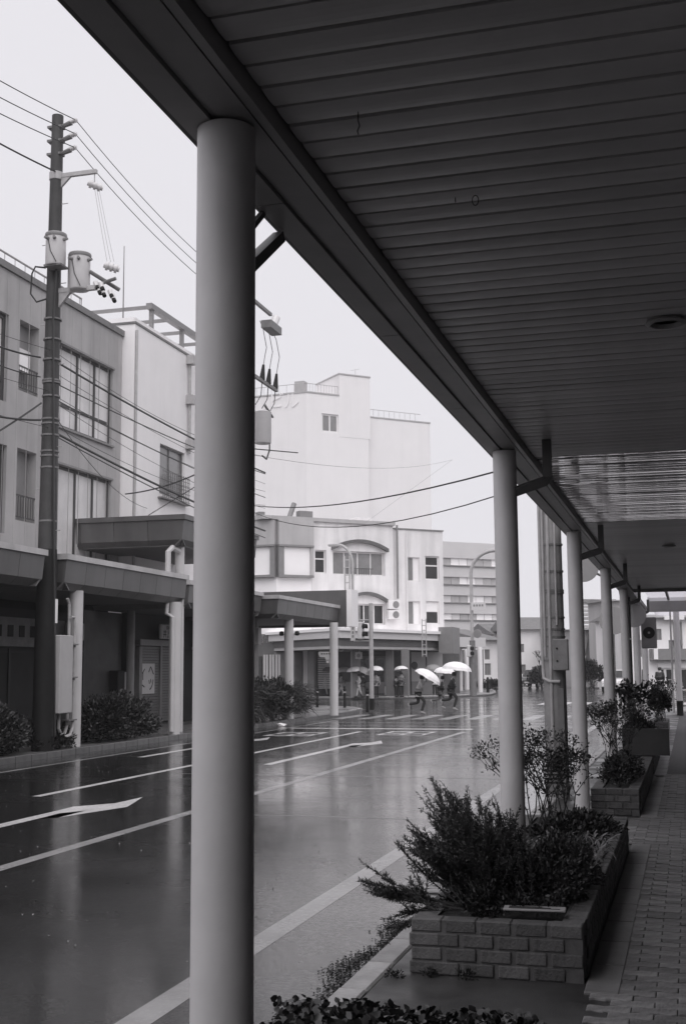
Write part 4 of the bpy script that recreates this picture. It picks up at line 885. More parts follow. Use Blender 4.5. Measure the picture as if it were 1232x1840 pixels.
# round signs hung from the canopy edge over the road
def disc_sign(label, x, y, z, r, arm_to, facing=(0, -1, 0)):
    t = thing('round_sign', label, 'sign', (x, y, z)); n = Vector(facing)
    MB().cyl((0, 0, 0), tuple(n * .02), r, n=32).build('disc', M_signgrey, t, smooth=True); MB().cyl(tuple(n * -.05), tuple(n * -.003), r * .12, n=12).build('hub', M_galvdark, t)
    a = Vector(arm_to) - Vector((x, y, z)); MB().tube([(0, .05, 0), tuple(a + Vector((0, .05, 0)))], .025, 6).build('bracket_arm', M_galvdark, t); return t
p = atY(1047, 1018, 24.4); disc_sign('larger grey round sign back behind the third arcade column', p.x, p.y, p.z, .31, (-1.25, 24.4, 3.35))
p = atY(1138, 1106, 29.4); disc_sign('smaller round sign hanging by the far dark post', p.x, p.y, p.z, .28, (-1.2, 29.4, 3.35))
p = atY(1101, 1115, 40); disc_sign('dim round sign glimpsed between the far columns', p.x, p.y, p.z, .45, (p.x, 40.0, .1))
dp = thing('signal_post', 'broad black post with two bands between the far arcade columns', 'post', (-1.3, 27.6, 0))
MB().box(-.09, .09, -.06, .06, .1, 3.3).build('post', M_black, dp, bevel=.01)
for z in (.62, 2.35): MB().box(-.10, .10, -.07, .07, z, z + .03).build('band', M_galv, dp)
p = atY(1165, 1137, 30.4); bs = thing('box_sign', 'dark rectangular sign with a round black emblem under the far canopy end', 'sign', tuple(p))
MB().box(-.18, .18, -.05, .05, -.38, .38).build('panel', M_trimgrey, bs, bevel=.02); MB().cyl((.0, -.051, .0), (0, -.06, 0), .14, n=24).build('emblem', M_black, bs); MB().cyl((0, -.061, 0), (0, -.065, 0), .03, n=12).build('emblem_centre', M_signgrey, bs)
MB().tube([(-.15, .0, .2), (-.28, -.1, .2)], .02, 6).build('bracket', M_galvdark, bs)
MB().box(-.35, -.22, -.02, .1, -2.4, .45).build('support_post', M_black, bs)
lp = thing('street_lamp', 'slim pale lamp post at the far right edge beyond the arcade', 'lamp', tuple(atZ(1196, 1236, .1)))
MB().cyl((0, 0, 0), (0, 0, 4.2), .09, .07, n=12).build('post', M_galv, lp, smooth=True); MB().lathe([(.05, 4.2), (.3, 4.25), (.42, 4.4), (.3, 4.62), (.05, 4.68)], n=16).build('lantern', M_frieze, lp, smooth=True)

# near gutter: drain grate, litter
dg = thing('drain_grate', 'iron drain grate in the gutter beside the rosemary bush', 'drain', (-2.12, 9.95, .004))
MB().box(-.22, .22, -.30, -.25, 0, .012).box(-.22, .22, .25, .30, 0, .012).box(-.22, -.17, -.25, .25, 0, .012).box(.17, .22, -.25, .25, 0, .012).build('frame', M_kerb, dg)
MB().quad((-.17, -.25, .001), (.17, -.25, .001), (.17, .25, .001), (-.17, .25, .001)).build('sump', M_black, dg, fix=False)
for k in range(7): MB().box(-.17, .17, -.215 + k * .072 - .011, -.215 + k * .072 + .011, .002, .013).build('bar', M_galv, dg)
MB().box(-.012, .012, -.25, .25, .003, .0145).build('cross_bar', M_galv, dg)
n = 5200; yy = rng.uniform(4.2, 8.6, n); xx = -1.98 + rng.normal(0, .055, n) + .05 * np.sin(yy * 5); pos = np.stack([xx, yy, np.full(n, .006)], 1); dd = rng.normal(size=(n, 3)); dd[:, 2] = np.abs(dd[:, 2]) * .12
lt = leaves('leaf_litter', pos, dd, .016, .009, M_leafdark); lt['kind'] = 'stuff'; tag(lt, 'wet dark leaf litter lying along the gutter by the kerb', 'leaf litter')
bagp = atZ(506, 1305, 0); bg_ = thing('plastic_bag', 'crumpled white plastic bag lying on the road by the left hedge', 'litter', (bagp.x, bagp.y, 0))
bm = bmesh.new(); bmesh.ops.create_icosphere(bm, subdivisions=3, radius=.14)
for v in bm.verts: v.co = Vector((v.co.x * 1.1, v.co.y * .8, max(-.02, v.co.z) * .55)) * (1 + .35 * math.sin(v.co.x * 23 + v.co.y * 31) * math.sin(v.co.z * 29 + v.co.y * 11))
me = bpy.data.meshes.new('bag'); bm.to_mesh(me); bm.free(); me.materials.append(M_white); link('film', me, bg_, (0, 0, .02))

n = 420; sx = rng.uniform(-11.3, -2.9, n); sy = rng.uniform(6.5, 24, n); V = []; F = []
for a_, b2_ in zip(sx, sy):
    k_ = rng.uniform(.5, 1.3)
    for q in range(5):
        t_ = rng.uniform(0, 6.283); h_ = rng.uniform(.006, .018) * k_; r_ = rng.uniform(.006, .022) * k_; i_ = len(V)
        V += [(a_ + .003 * math.sin(t_), b2_ - .003 * math.cos(t_), .001), (a_ - .003 * math.sin(t_), b2_ + .003 * math.cos(t_), .001), (a_ + r_ * math.cos(t_), b2_ + r_ * math.sin(t_), h_ + .001)]; F.append((i_, i_ + 1, i_ + 2))
spl = link('rain_splashes', np_mesh('rain_splashes', np.array(V), np.array(F), mat('splash_water', .28, .2, .1, 3))); spl['kind'] = 'stuff'; tag(spl, 'tiny raindrop splashes scattered over the wet road', 'rain splash')
# corner: bollards, signal pole, lamp poles, signs
def bollard(px, py, nm):
    p = atZ(px, py, .112); t = thing('bollard', f'black bollard {nm}', 'bollard', tuple(p), group='black bollards at the corner')
    MB().lathe([(.065, 0), (.06, .05), (.055, .72), (.075, .74), (.075, .78), (.05, .82), (.06, .88), (.03, .92)], n=14).build('post', M_black, t, smooth=True)
    MB().lathe([(.0565, .62), (.058, .625), (.058, .67), (.0565, .675)], n=14).build('reflective_band', M_galv, t)
bollard(570, 1271, 'nearest the left hedge'); bollard(619, 1271.5, 'in the middle, right of the corner column'); bollard(660, 1280, 'beside the signal pole')
def ped_signal(parent, loc, rz=0.0, s=1.0):
    e = MB().box(-.12 * s, .12 * s, -.22 * s, .22 * s, -.45 * s, .45 * s).build('signal_head', M_signwhite, parent, loc, rz, bevel=.03)
    for z in (-.2, .2):
        h = MB()
        for k in range(9):
            a0, a1 = math.pi * (k / 8 * 1.3 - .15), math.pi * ((k + 1) / 8 * 1.3 - .15)
            if k < 8: h.quad((.121 * s, .16 * s * math.cos(a0), (z + .16 * math.sin(a0)) * s), (.34 * s, .16 * s * math.cos(a0), (z - .03 + .16 * math.sin(a0)) * s), (.34 * s, .16 * s * math.cos(a1), (z - .03 + .16 * math.sin(a1)) * s), (.121 * s, .16 * s * math.cos(a1), (z + .16 * math.sin(a1)) * s))
        h.build('hood', M_black, e, fix=False); MB().cyl((.121 * s, 0, z * s), (.14 * s, 0, z * s), .13 * s, n=16).build('lens', M_pane, e)
    return e
p = atZ(668, 1275.5, .112); sp = thing('signal_pole', 'grey steel signal pole with dark base carrying a two lens signal', 'signal', tuple(p))
ztop = atY(665, 1084, p.y).z - .112
MB().cyl((0, 0, .45), (0, 0, ztop), .085, n=16).build('pole', M_galv, sp, smooth=True); MB().cyl((0, 0, 0), (0, 0, .45), .1, n=16).build('dark_base', M_black, sp, smooth=True)
hz = atY(648, 1133, p.y); hd = Vector((hz.x - p.x, 0, hz.z - .112)); ped_signal(sp, tuple(hd), R_(-8), .78)
for dz in (.42, -.42): MB().cyl((hd.x - .3, 0, hd.z + dz), (0, 0, hd.z + dz), .025, n=6).build('arm', M_galv, sp)
MB().cyl((hd.x - .05, 0, hd.z + .4), (hd.x - .05, 0, hd.z + 1.0), .03, n=6).build('stay', M_galv, sp)
pl_ = MB().box(hd.x - .42, hd.x - .22, -.04, -.02, hd.z - .4, hd.z + .36).build('name_plate', M_signwhite, sp)
for k in range(4): MB().box(hd.x - .36, hd.x - .28, -.046, -.041, hd.z - .28 + k * .16, hd.z - .18 + k * .16).build('plate_character', M_trimgrey, pl_)
def lamp_pole(label, px, pyb, pyt, bend_px, bend_py, D0, thick, lad=False):
    p = atZ(px, pyb, .112); t = thing('street_lamp', label, 'lamp', tuple(p)); q = atY(px - 2, pyt, p.y); e = atY(bend_px, bend_py, p.y)
    h = q.z - .112; ex = e.x - p.x; ez = e.z - .112
    MB().cyl((0, 0, 0), (0, 0, h * .45), thick, thick * .85, n=14).build('lower_pole', M_galvdark if not lad else M_galv, t, smooth=True)
    pts = [(0, 0, h * .45), (0, 0, h)] + [(ex * (1 - math.cos(a)) , 0, h + (ez - h) * math.sin(a)) for a in [math.pi / 2 * k / 7 for k in range(1, 8)]]
    MB().tube(pts, thick * .5, 8).build('curved_arm', M_galv, t, smooth=True)
    s_ = 1 if ex > 0 else -1
    MB().box(ex - .1, ex + .55, -.12, .12, ez - .08, ez + .06).build('lamp_head', M_galv, t, bevel=.03) if s_ > 0 else MB().box(ex - .55, ex + .1, -.12, .12, ez - .08, ez + .06).build('lamp_head', M_galv, t, bevel=.03)
    return t, p, h
lamp1, lpp, lph = lamp_pole('curved arm street lamp with cable ladder before the arched windows', 635, 1253, 1015, 606, 979, 70, .17, True)
def on_pole(px, py, Y, P): q = atY(px, py, Y); return q.x - P.x, q.z - P.z
x0, z1_ = on_pole(621, 1000, lpp.y, lpp); x1, z0_ = on_pole(630.5, 1150, lpp.y, lpp)
MB().cyl((x0, -.2, z0_), (x0, -.2, z1_), .05, n=6).build('ladder_rail', M_galv, lamp1); MB().cyl((x1, -.2, z0_), (x1, -.2, z1_), .05, n=6).build('ladder_rail', M_galv, lamp1)
nr = 11
for k in range(nr): z = z0_ + (z1_ - z0_) * (k + .5) / nr; MB().cyl((x0, -.2, z), (x1, -.2, z), .03, n=6).build('rung', M_galv, lamp1)
for k, (pyc, num, arr) in enumerate(((1154, '53', True), (1166, '25', False))):
    xc, zc_ = on_pole(620.5, pyc, lpp.y, lpp); pn = MB().box(xc - .4, xc + .34, -.34, -.30, zc_ - .17, zc_ + .17).build('route_panel', M_signgrey, lamp1)
    MB().cyl((xc - .16, -.345, zc_), (xc - .16, -.36, zc_), .17, n=20).build('route_disc', M_signwhite, pn); text('route_number', num, M_trimdark, pn, (xc - .16, -.362, zc_), (R_(90), 0, 0), .24)
    if arr: MB().prism([(xc + .38, zc_ - .14), (xc + .6, zc_), (xc + .38, zc_ + .14)], 1, -.34, -.30).build('arrow_tip', M_signgrey, pn)
xc, zc_ = on_pole(646.5, 1178, lpp.y, lpp); pn = MB().box(xc - .2, xc + .2, -.3, -.26, zc_ - .19, zc_ + .19).build('square_sign', M_signwhite, lamp1); MB().cyl((xc, -.302, zc_), (xc, -.31, zc_), .11, n=16).build('symbol_disc', M_signgrey, pn); MB().cyl((0, -.1, zc_), (xc - .2, -.28, zc_), .02, n=6).build('sign_arm', M_galv, lamp1)
p = atY(585, 1176, 41.9); asg = thing('arrow_sign', 'white arrow shaped guide sign fixed to the corner canopy column', 'sign', tuple(p))
MB().prism([(-.26, -.02), (-.2, -.1), (-.02, -.1), (.0, -.19), (.22, -.19), (.26, -.06), (.2, .1), (-.26, .1)], 1, -.02, .0).build('panel', M_signwhite, asg); MB().box(.02, .22, -.02, 0, -.31, -.215).build('small_panel', M_signwhite, asg)
for k in range(4): MB().box(-.16 + k * .09, -.11 + k * .09, -.026, -.021, -.0, .05).build('sign_character', M_trimdark, asg)
MB().cyl((.2, .0, .0), (.38, .02, 0), .015, n=6).build('bracket', M_galv, asg)
lamp2, rp, rh = lamp_pole('tall curved arm street lamp with signs right of the corner building', 850, 1251, 1030, 889, 989, 72, .2)
xc, zc_ = on_pole(860, 1090, rp.y, rp); pn = MB().box(xc - .42, xc + .42, -.2, -.16, zc_ - .22, zc_ + .24).build('street_name_plate', M_signwhite, lamp2)
for k in range(4): MB().box(xc - .3 + k * .16, xc - .2 + k * .16, -.206, -.201, zc_ - .0, zc_ + .12).build('plate_character', M_trimgrey, pn)
xc, zc_ = on_pole(858.5, 1139, rp.y, rp); MB().cyl((xc, -.3, zc_), (xc, -.27, zc_), .25, n=24).build('round_sign', M_signgrey, lamp2); MB().cyl((xc, -.31, zc_), (xc, -.301, zc_), .21, n=24).build('sign_face', M_trimgrey, lamp2)
MB().cyl((0, 0, zc_), (xc, -.28, zc_), .03, n=6).build('sign_arm', M_galv, lamp2)
xc, zc_ = on_pole(844, 1170, rp.y, rp); ped_signal(lamp2, (xc, -.3, zc_), R_(-8), .75); MB().cyl((0, 0, zc_), (xc, -.3, zc_), .03, n=6).build('signal_arm', M_galv, lamp2)
p = atZ(876, 1244, .12); t = thing('bollard', 'black bollard on the kerb tip right of the white umbrellas', 'bollard', tuple(p)); MB().lathe([(.1, 0), (.09, .7), (.13, .75), (.05, 1.0)], n=12).build('post', M_black, t, smooth=True)
# ladder on the corner canopy
a = atD(757.5, 1112, 67.5); b_ = atD(767.5, 1180, 67.5); ld = thing('ladder', 'thin metal ladder hanging down over the corner canopy edge', 'ladder', (a.x, a.y, 0))
dx = Vector((b_.x - a.x, b_.y - a.y, 0)); dx = dx.normalized() * .32
for v in (Vector((0, 0, 0)), dx): MB().cyl((v.x, v.y, b_.z), (v.x, v.y, a.z), .03, n=6).build('rail', M_galv, ld)
for k in range(8): z = b_.z + .12 + k * .27; MB().cyl((0, 0, z), (dx.x, dx.y, z), .02, n=6).build('rung', M_galv, ld)
# canopy continuing beyond the corner shop
bc = thing('side_canopy', 'lower canopy with white posts beyond the corner shop on the right', 'canopy')
q0, q1 = atD(803, 1150, 78), atD(872, 1150, 82)
MB().prism([(q0.x, q0.y), (q1.x, q1.y), (q1.x - 6, q1.y + 14), (q0.x - 8, q0.y + 14)], 2, 3.1, 3.75).build('roof_slab', M_farwall, bc)
for px, D in ((862, 80), (812, 79), (826, 86), (838, 90)): p = atD(px, 1200, D); MB().cyl((p.x, p.y, .1), (p.x, p.y, 3.1), .16, n=12).build('post', M_white, bc)
p = atD(803, 1150, 73.4); MB().box(p.x - .5, p.x + .4, p.y - .2, p.y + 2, 2.6, 4.2).build('dark_end_panel', M_trimgrey, bc)
p = atD(830, 1190, 93); MB().box(p.x - 1.5, p.x + 1.6, p.y, p.y + .3, .1, 3.1).build('back_wall', M_walk, bc)

# ================================================================== FAR HOUSES, CARS, TREES ON THE RIGHT
def house(label, px0, px1, py_eave, py_ridge, D, wm, roofm, head, wins, gable=False, depth=8, name='house'):
    p = atD(px0, 1200, D); F = Frame(p, head); u1 = F.uz(px1, 1200)[0]; ze = F.uz((px0 + px1) / 2, py_eave)[1]; zr_ = F.uz((px0 + px1) / 2, py_ridge)[1]
    t = thing(name, label, 'house', (p.x, p.y, 0), F.rz)
    hs_ = [rect(F, *w_) for w_ in wins]
    wallholes(0, u1, 0, ze, hs_, 0, .2, .3).build('front_wall', wm, t, fix=False); MB().box(.02, u1 - .02, .31, depth, 0, ze).build('body', wm, t)
    if gable: MB().prism([(-.4, ze), (u1 + .4, ze), (u1 / 2, zr_)], 1, -.5, depth).build('roof', roofm, t)
    else: MB().prism([(-.6, ze), (depth + .6, ze), (depth / 2, zr_)], 0, -.4, u1 + .4).build('roof', roofm, t)
    for q in hs_: window(t, *q, .1, ((q[0] + q[1]) / 2,), (), fm=M_trimgrey, pm=M_panegrey, fw=.07)
    return t, F, u1, ze
house('white gabled house right of the corner lamp', 866, 896, 1150, 1128, 100, M_whitewall, M_tile, H1 - R_(15), [(870, 1167, 880, 1185), (870, 1192, 882, 1213)])
house('pale two storey house with tiled roof seen right of the second column', 926, 990, 1131, 1106, 112, M_whitewall, M_tile, H1 + R_(20), [(934, 1157, 941, 1172), (971, 1160, 978, 1177), (983, 1158, 990, 1175), (935, 1194, 944, 1211)])
hb_, Fb, ub_, zeb = house('grey house with slatted balcony between far arcade columns', 1036, 1094, 1132, 1128, 104, M_frieze, M_tile, H1 + R_(18), [(1046, 1190, 1072, 1226)], name='balcony_house')
zb0 = Fb.uz(1060, 1128)[1]; zb1 = Fb.uz(1060, 1084)[1]
for k in range(6): MB().box(-.3, ub_ + .3, -.9, -.84, zb0 + .3 + k * (zb1 - zb0) / 6.4, zb0 + .3 + k * (zb1 - zb0) / 6.4 + .26).build('balcony_slat', M_frieze, hb_)
MB().box(-.4, ub_ + .4, -1.0, .2, zb0 - .1, zb0 + .2).build('balcony_floor', M_farwall, hb_); MB().box(ub_ * .45, ub_ * .53, -.84, -.75, zb0, zb1).build('balcony_post', M_trimgrey, hb_); MB().box(-.4, ub_ + .4, -1.0, .2, zb1 + .05, zb1 + .3).build('balcony_roof', M_trimgrey, hb_)
MB().prism([(ub_ * .22, zb0 - 2.8), (ub_ * .5, zb0 - 2.8), (ub_ * .62, zb0 - .2), (ub_ * .42, zb0 - .2)], 1, -.5, .0).build('stair_stringer', M_trimdark, hb_)
MB().box(0, ub_, -.3, -.02, Fb.uz(1060, 1185)[1] - .1, Fb.uz(1060, 1178)[1]).build('porch_beam', M_whitewall, hb_)
house('narrow pale house with round plaque behind the far columns', 1096, 1118, 1080, 1074, 96, M_frieze, M_trimgrey, H1 + R_(20), [(1100, 1170, 1106, 1200)], depth=5)
lbt, lbF, lbu, lbz = house('low bright building glimpsed beyond the arcade end', 1120, 1290, 1110, 1100, 88, M_whitewall, M_trimgrey, H1 + R_(25), [(1176, 1130, 1188, 1150), (1200, 1150, 1226, 1172), (1140, 1150, 1160, 1180)])
def lb(nm, px0, py0, px1, py1, off, m, d=.2):
    q = rect(lbF, px0, py0, px1, py1); return MB().box(q[0], q[1], -off - d, -off, q[2], q[3]).build(nm, m, lbt)
lb('dark_awning', 1165, 1166, 1236, 1186, .02, M_trimgrey, .8); lb('white_sign_band', 1180, 1188, 1236, 1200, .02, M_white, .15)
for a_, b2_ in ((1182, 1192), (1196, 1206), (1212, 1234), (1152, 1164)): lb('shop_opening', a_, 1203, b2_, 1238, .02, M_dark, .05)
lb('notice_board', 1167, 1166, 1175, 1185, .85, M_white, .06); lb('roof_sign', 1188, 1104, 1224, 1114, .3, M_white, .3)
for a_ in (1128, 1136, 1208, 1220): lb('window_strip', a_, 1118, a_ + 5, 1160, .02, M_trimgrey, .06)
house('low dim row of houses along the far side of the road', 985, 1040, 1165, 1140, 116, M_farwall, M_tile, H1 + R_(20), [(1000, 1185, 1010, 1205), (1018, 1185, 1030, 1205)])
house('pale terrace hidden mostly by the second column', 890, 930, 1140, 1118, 118, M_farwall, M_tile, H1 + R_(15), [(895, 1165, 903, 1180)])
def car(label, px, py, rz, m, k=1.0):
    p = atZ(px, py, 0.0); t = thing('parked_car', label, 'car', (p.x, p.y, 0), rz, group='cars parked beyond the crossing')
    prof = [(-2.0, .35), (-2.05, .75), (-1.85, .95), (-1.2, 1.0), (1.0, .98), (1.75, .88), (2.0, .7), (2.02, .35)]
    MB().prism([(a * .95, c) for a, c in prof], 1, -.78, .78).build('body', m, t, bevel=.05)
    cab = [(-1.45, .99), (-1.15, 1.42), (.2, 1.46), (.95, .985)]
    MB().prism(cab, 1, -.68, .68).build('cabin_glass', M_pane, t, bevel=.04); MB().prism([(-1.15, 1.43), (-1.05, 1.49), (.12, 1.52), (.22, 1.46)], 1, -.64, .64).build('roof', m, t, bevel=.03)
    for x in (-1.25, 1.25):
        for y in (-.72, .72):
            wl = MB().cyl((x, y - .1, .31), (x, y + .1, .31), .31, n=18).build('wheel', M_black, t, smooth=True); MB().cyl((x, y - .105 if y < 0 else y + .1, .31), (x, y - .1 if y < 0 else y + .105, .31), .18, n=14).build('hub_cap', M_galv, wl)
    for y in (-.55, .55): MB().box(1.88, 1.93, y - .18, y + .18, .62, .76).build('headlight', M_white, t); MB().box(-1.97, -1.93, y - .15, y + .15, .7, .85).build('tail_light', M_trimgrey, t)
    MB().box(1.9, 1.935, -.2, .2, .42, .54).build('number_plate', M_signwhite, t)
car('white car parked in front of the white gabled house', 884, 1234, R_(-130), M_carw); car('dark car parked below the tiled roof house', 958, 1236, R_(-100), M_card)
car('white car between the fourth and fifth arcade columns', 1108, 1243, R_(-95), M_carw); car('pale car behind the kerbside pole', 1003, 1232, R_(-120), M_carw)
def bicycle(label, px, py, rz):
    p = atZ(px, py, .1); t = thing('bicycle', label, 'bicycle', (p.x, p.y, .1), rz, group='bicycles parked at the far corner')
    for x in (-.52, .52):
        wl = MB().tube([(x + .33 * math.cos(a * math.pi / 10), 0, .34 + .33 * math.sin(a * math.pi / 10)) for a in range(21)], .02, 6).build('wheel', M_black, t)
        for a in range(6): MB().cyl((x, 0, .34), (x + .32 * math.cos(a * math.pi / 3), 0, .34 + .32 * math.sin(a * math.pi / 3)), .005, n=4).build('spoke', M_galv, wl)
    MB().tube([(-.52, 0, .34), (-.05, 0, .30), (.38, 0, .72), (-.18, 0, .60), (-.52, 0, .34)], .02, 6).tube([(-.05, 0, .3), (-.22, 0, .85)], .018, 6).tube([(.52, 0, .34), (.36, 0, .95)], .018, 6).build('frame', M_galvdark, t)
    MB().box(-.36, -.1, -.07, .07, .85, .91).build('saddle', M_black, t, bevel=.02); MB().tube([(.2, -.27, .98), (.36, -.1, 1.0), (.36, .1, 1.0), (.2, .27, .98)], .014, 6).build('handlebar', M_galv, t)
    b = MB().box(.45, .78, -.17, .17, .62, .66).build('basket_base', M_galv, t)
    for k in range(5):
        MB().box(.45 + k * .07, .46 + k * .07, -.17, -.165, .66, .86).build('basket_wire', M_galv, b)
bicycle('bicycle with front basket parked left of the walker in black', 1176, 1262, R_(20)); bicycle('second bicycle parked just right of the walker in black', 1200, 1258, R_(35))
def bare_tree(label, px, py, h, D=None):
    p = atZ(px, py, .05); t = thing('bare_tree', label, 'tree', (p.x, p.y, 0)); b = MB(); random.seed(px)
    def grow(a, d, L, r, n):
        e = a + d * L; b.tube([a, (a + e) / 2 + Vector((random.uniform(-.05, .05), random.uniform(-.05, .05), 0)) * L, e], [r, r * .8, r * .6], 5)
        if n: 
            for _ in range(3): grow(e, (d + Vector((random.uniform(-.8, .8), random.uniform(-.8, .8), random.uniform(-.1, .5)))).normalized(), L * .68, r * .6, n - 1)
    grow(Vector((0, 0, 0)), Vector((0.05, 0, 1)), h * .4, .09, 4); b.build('trunk_and_branches', M_stem, t, fix=False); return t
bare_tree('leafless small tree before the tiled roof house', 972, 1232, 3.2)
p = atZ(974, 1236, .05); bush('dark round bush at the foot of the leafless tree', (p.x, p.y, .7), (1.2, .9, 1.0), 2200, .22, M_leafdark, z0=0, r=.02)
p = atZ(1060, 1238, .05); bush('dark bush under the balcony house stair', (p.x, p.y, .9), (1.0, .8, 1.3), 1800, .22, M_leafdark, z0=0, r=.02)
p = atZ(895, 1240, .05); bush('low hedge behind the second column by the road', (p.x, p.y, .3), (2.2, .6, .6), 1500, .2, M_leafdark, z0=0, r=.02)
# ================================================================== PEOPLE AND UMBRELLAS
def skin_body(name, joints, edges, m, parent, root=0, sub=1):
    me = bpy.data.meshes.new(name); keys = list(joints); idx = {k: i for i, k in enumerate(keys)}
    me.from_pydata([joints[k][:3] for k in keys], [(idx[a], idx[b]) for a, b in edges], [])
    me.materials.append(m); o = link(name, me, parent)
    md = o.modifiers.new('skin', 'SKIN'); md.use_smooth_shade = True
    for i, k in enumerate(keys):
        r = joints[k][3]; r = r if isinstance(r, tuple) else (r, r); me.skin_vertices[0].data[i].radius = r; me.skin_vertices[0].data[i].use_root = (i == root)
    sb = o.modifiers.new('sub', 'SUBSURF'); sb.levels = sub; sb.render_levels = sub
    return o
def person(label, loc, rz, H, pose, coat, legs, umb=None, hand_up=True, bag=None, skirt=False):
    """faces local +x; H in metres"""
    t = thing('person', label, 'person', loc, rz, group='people in the rain'); k = H / 1.65
    lean = {'run': .22, 'walk': .05, 'stand': .0}[pose]
    def P(x, y, z, r): return ((x + lean * max(0, z - .85)) * k, y * k, z * k, (r * k if not isinstance(r, tuple) else (r[0] * k, r[1] * k)))
    if pose == 'run': lg = {'R': ((.26, .55), (.12, .14), (.24, .03)), 'L': ((-.02, .48), (-.42, .44), (-.44, .30))}
    elif pose == 'walk': lg = {'R': ((.12, .48), (.20, .09), (.33, .03)), 'L': ((-.02, .47), (-.24, .12), (-.14, .03))}
    else: lg = {'R': ((.02, .47), (.0, .08), (.14, .03)), 'L': ((.02, .47), (-.03, .08), (.10, .03))}
    J = {'pel': P(0, 0, .90, (.13, .15)), 'wai': P(0, 0, 1.05, (.10, .13)), 'che': P(.01, 0, 1.25, (.11, .16)), 'nek': P(.01, 0, 1.40, .05), 'hea': P(.03, 0, 1.50, .085), 'top': P(.03, 0, 1.60, .07)}
    E = [('pel', 'wai'), ('wai', 'che'), ('che', 'nek'), ('nek', 'hea'), ('hea', 'top')]
    for s_, y in (('R', -.09), ('L', .09)):
        (kx, kz), (ax, az), (tx, tz) = lg[s_]
        J['hip' + s_] = P(0, y, .84, .085); J['kne' + s_] = P(kx, y, kz, .058); J['ank' + s_] = P(ax, y, az, .036); J['toe' + s_] = P(tx, y, tz, .03)
        E += [('pel', 'hip' + s_), ('hip' + s_, 'kne' + s_), ('kne' + s_, 'ank' + s_), ('ank' + s_, 'toe' + s_)]
        up_ = s_ == 'R' and umb is not None
        J['sho' + s_] = P(.0, y * 2.0, 1.32, .055); J['elb' + s_] = P(.08 if up_ else -.06, y * 2.5, 1.08, .042); J['han' + s_] = P((.10 if pose == 'run' else .22) if up_ else .12, y * (1.1 if up_ else 2.3), 1.14 if up_ else .9, .03)
        J['fin' + s_] = P((.13 if pose == 'run' else .25) if up_ else .16, y * (1.0 if up_ else 2.2), 1.2 if up_ else .84, .018)
        E += [('che', 'sho' + s_), ('sho' + s_, 'elb' + s_), ('elb' + s_, 'han' + s_), ('han' + s_, 'fin' + s_)]
    body = skin_body('body', J, E, M_skin, t)
    g_ = lambda n, d: (J[n][0], J[n][1], J[n][2], tuple(a + d * k for a in (J[n][3] if isinstance(J[n][3], tuple) else (J[n][3],) * 2)))
    CJ = {n: g_(n, .022) for n in ('pel', 'wai', 'che', 'shoR', 'elbR', 'shoL', 'elbL')}; CJ['hanR'] = g_('hanR', .012); CJ['hanL'] = g_('hanL', .012)
    CJ['hem'] = (J['pel'][0], 0, J['pel'][2] - .16 * k, ((.17 if skirt else .15) * k, (.19 if skirt else .165) * k))
    skin_body('coat', CJ, [('che', 'wai'), ('wai', 'pel'), ('pel', 'hem'), ('che', 'shoR'), ('shoR', 'elbR'), ('elbR', 'hanR'), ('che', 'shoL'), ('shoL', 'elbL'), ('elbL', 'hanL')], coat, t)
    TJ = {n: g_(n, .018) for n in ('pel', 'hipR', 'kneR', 'hipL', 'kneL')}; TJ['ankR'] = g_('ankR', .022); TJ['ankL'] = g_('ankL', .022)
    skin_body('trousers', TJ, [('pel', 'hipR'), ('hipR', 'kneR'), ('kneR', 'ankR'), ('pel', 'hipL'), ('hipL', 'kneL'), ('kneL', 'ankL')], legs, t)
    for s_ in 'RL':
        a, c = J['ank' + s_], J['toe' + s_]; MB().tube([(a[0] - .04 * k, a[1], a[2] - .045 * k), ((a[0] + c[0]) / 2, a[1], (a[2] + c[2]) / 2 - .012 * k), (c[0] + .03 * k, c[1], c[2])], [.045 * k, .05 * k, .035 * k], 8).build('shoe', cg_ if pose == 'run' else M_black, t, smooth=True)
    hx, hz_ = J['hea'][0], J['hea'][2]
    MB().lathe([(.03 * k, -.05 * k), (.098 * k, -.02 * k), (.108 * k, .05 * k), (.085 * k, .115 * k), (.03 * k, .14 * k)], (hx - .018 * k, 0, hz_), 14).build('hair', M_hair, t, smooth=True)
    if bag: MB().box(-.30 * k + lean * .3, -.13 * k + lean * .3, -.14 * k, .14 * k, .95 * k, 1.32 * k).build('backpack', bag, t, bevel=.03)
    return t, J, k
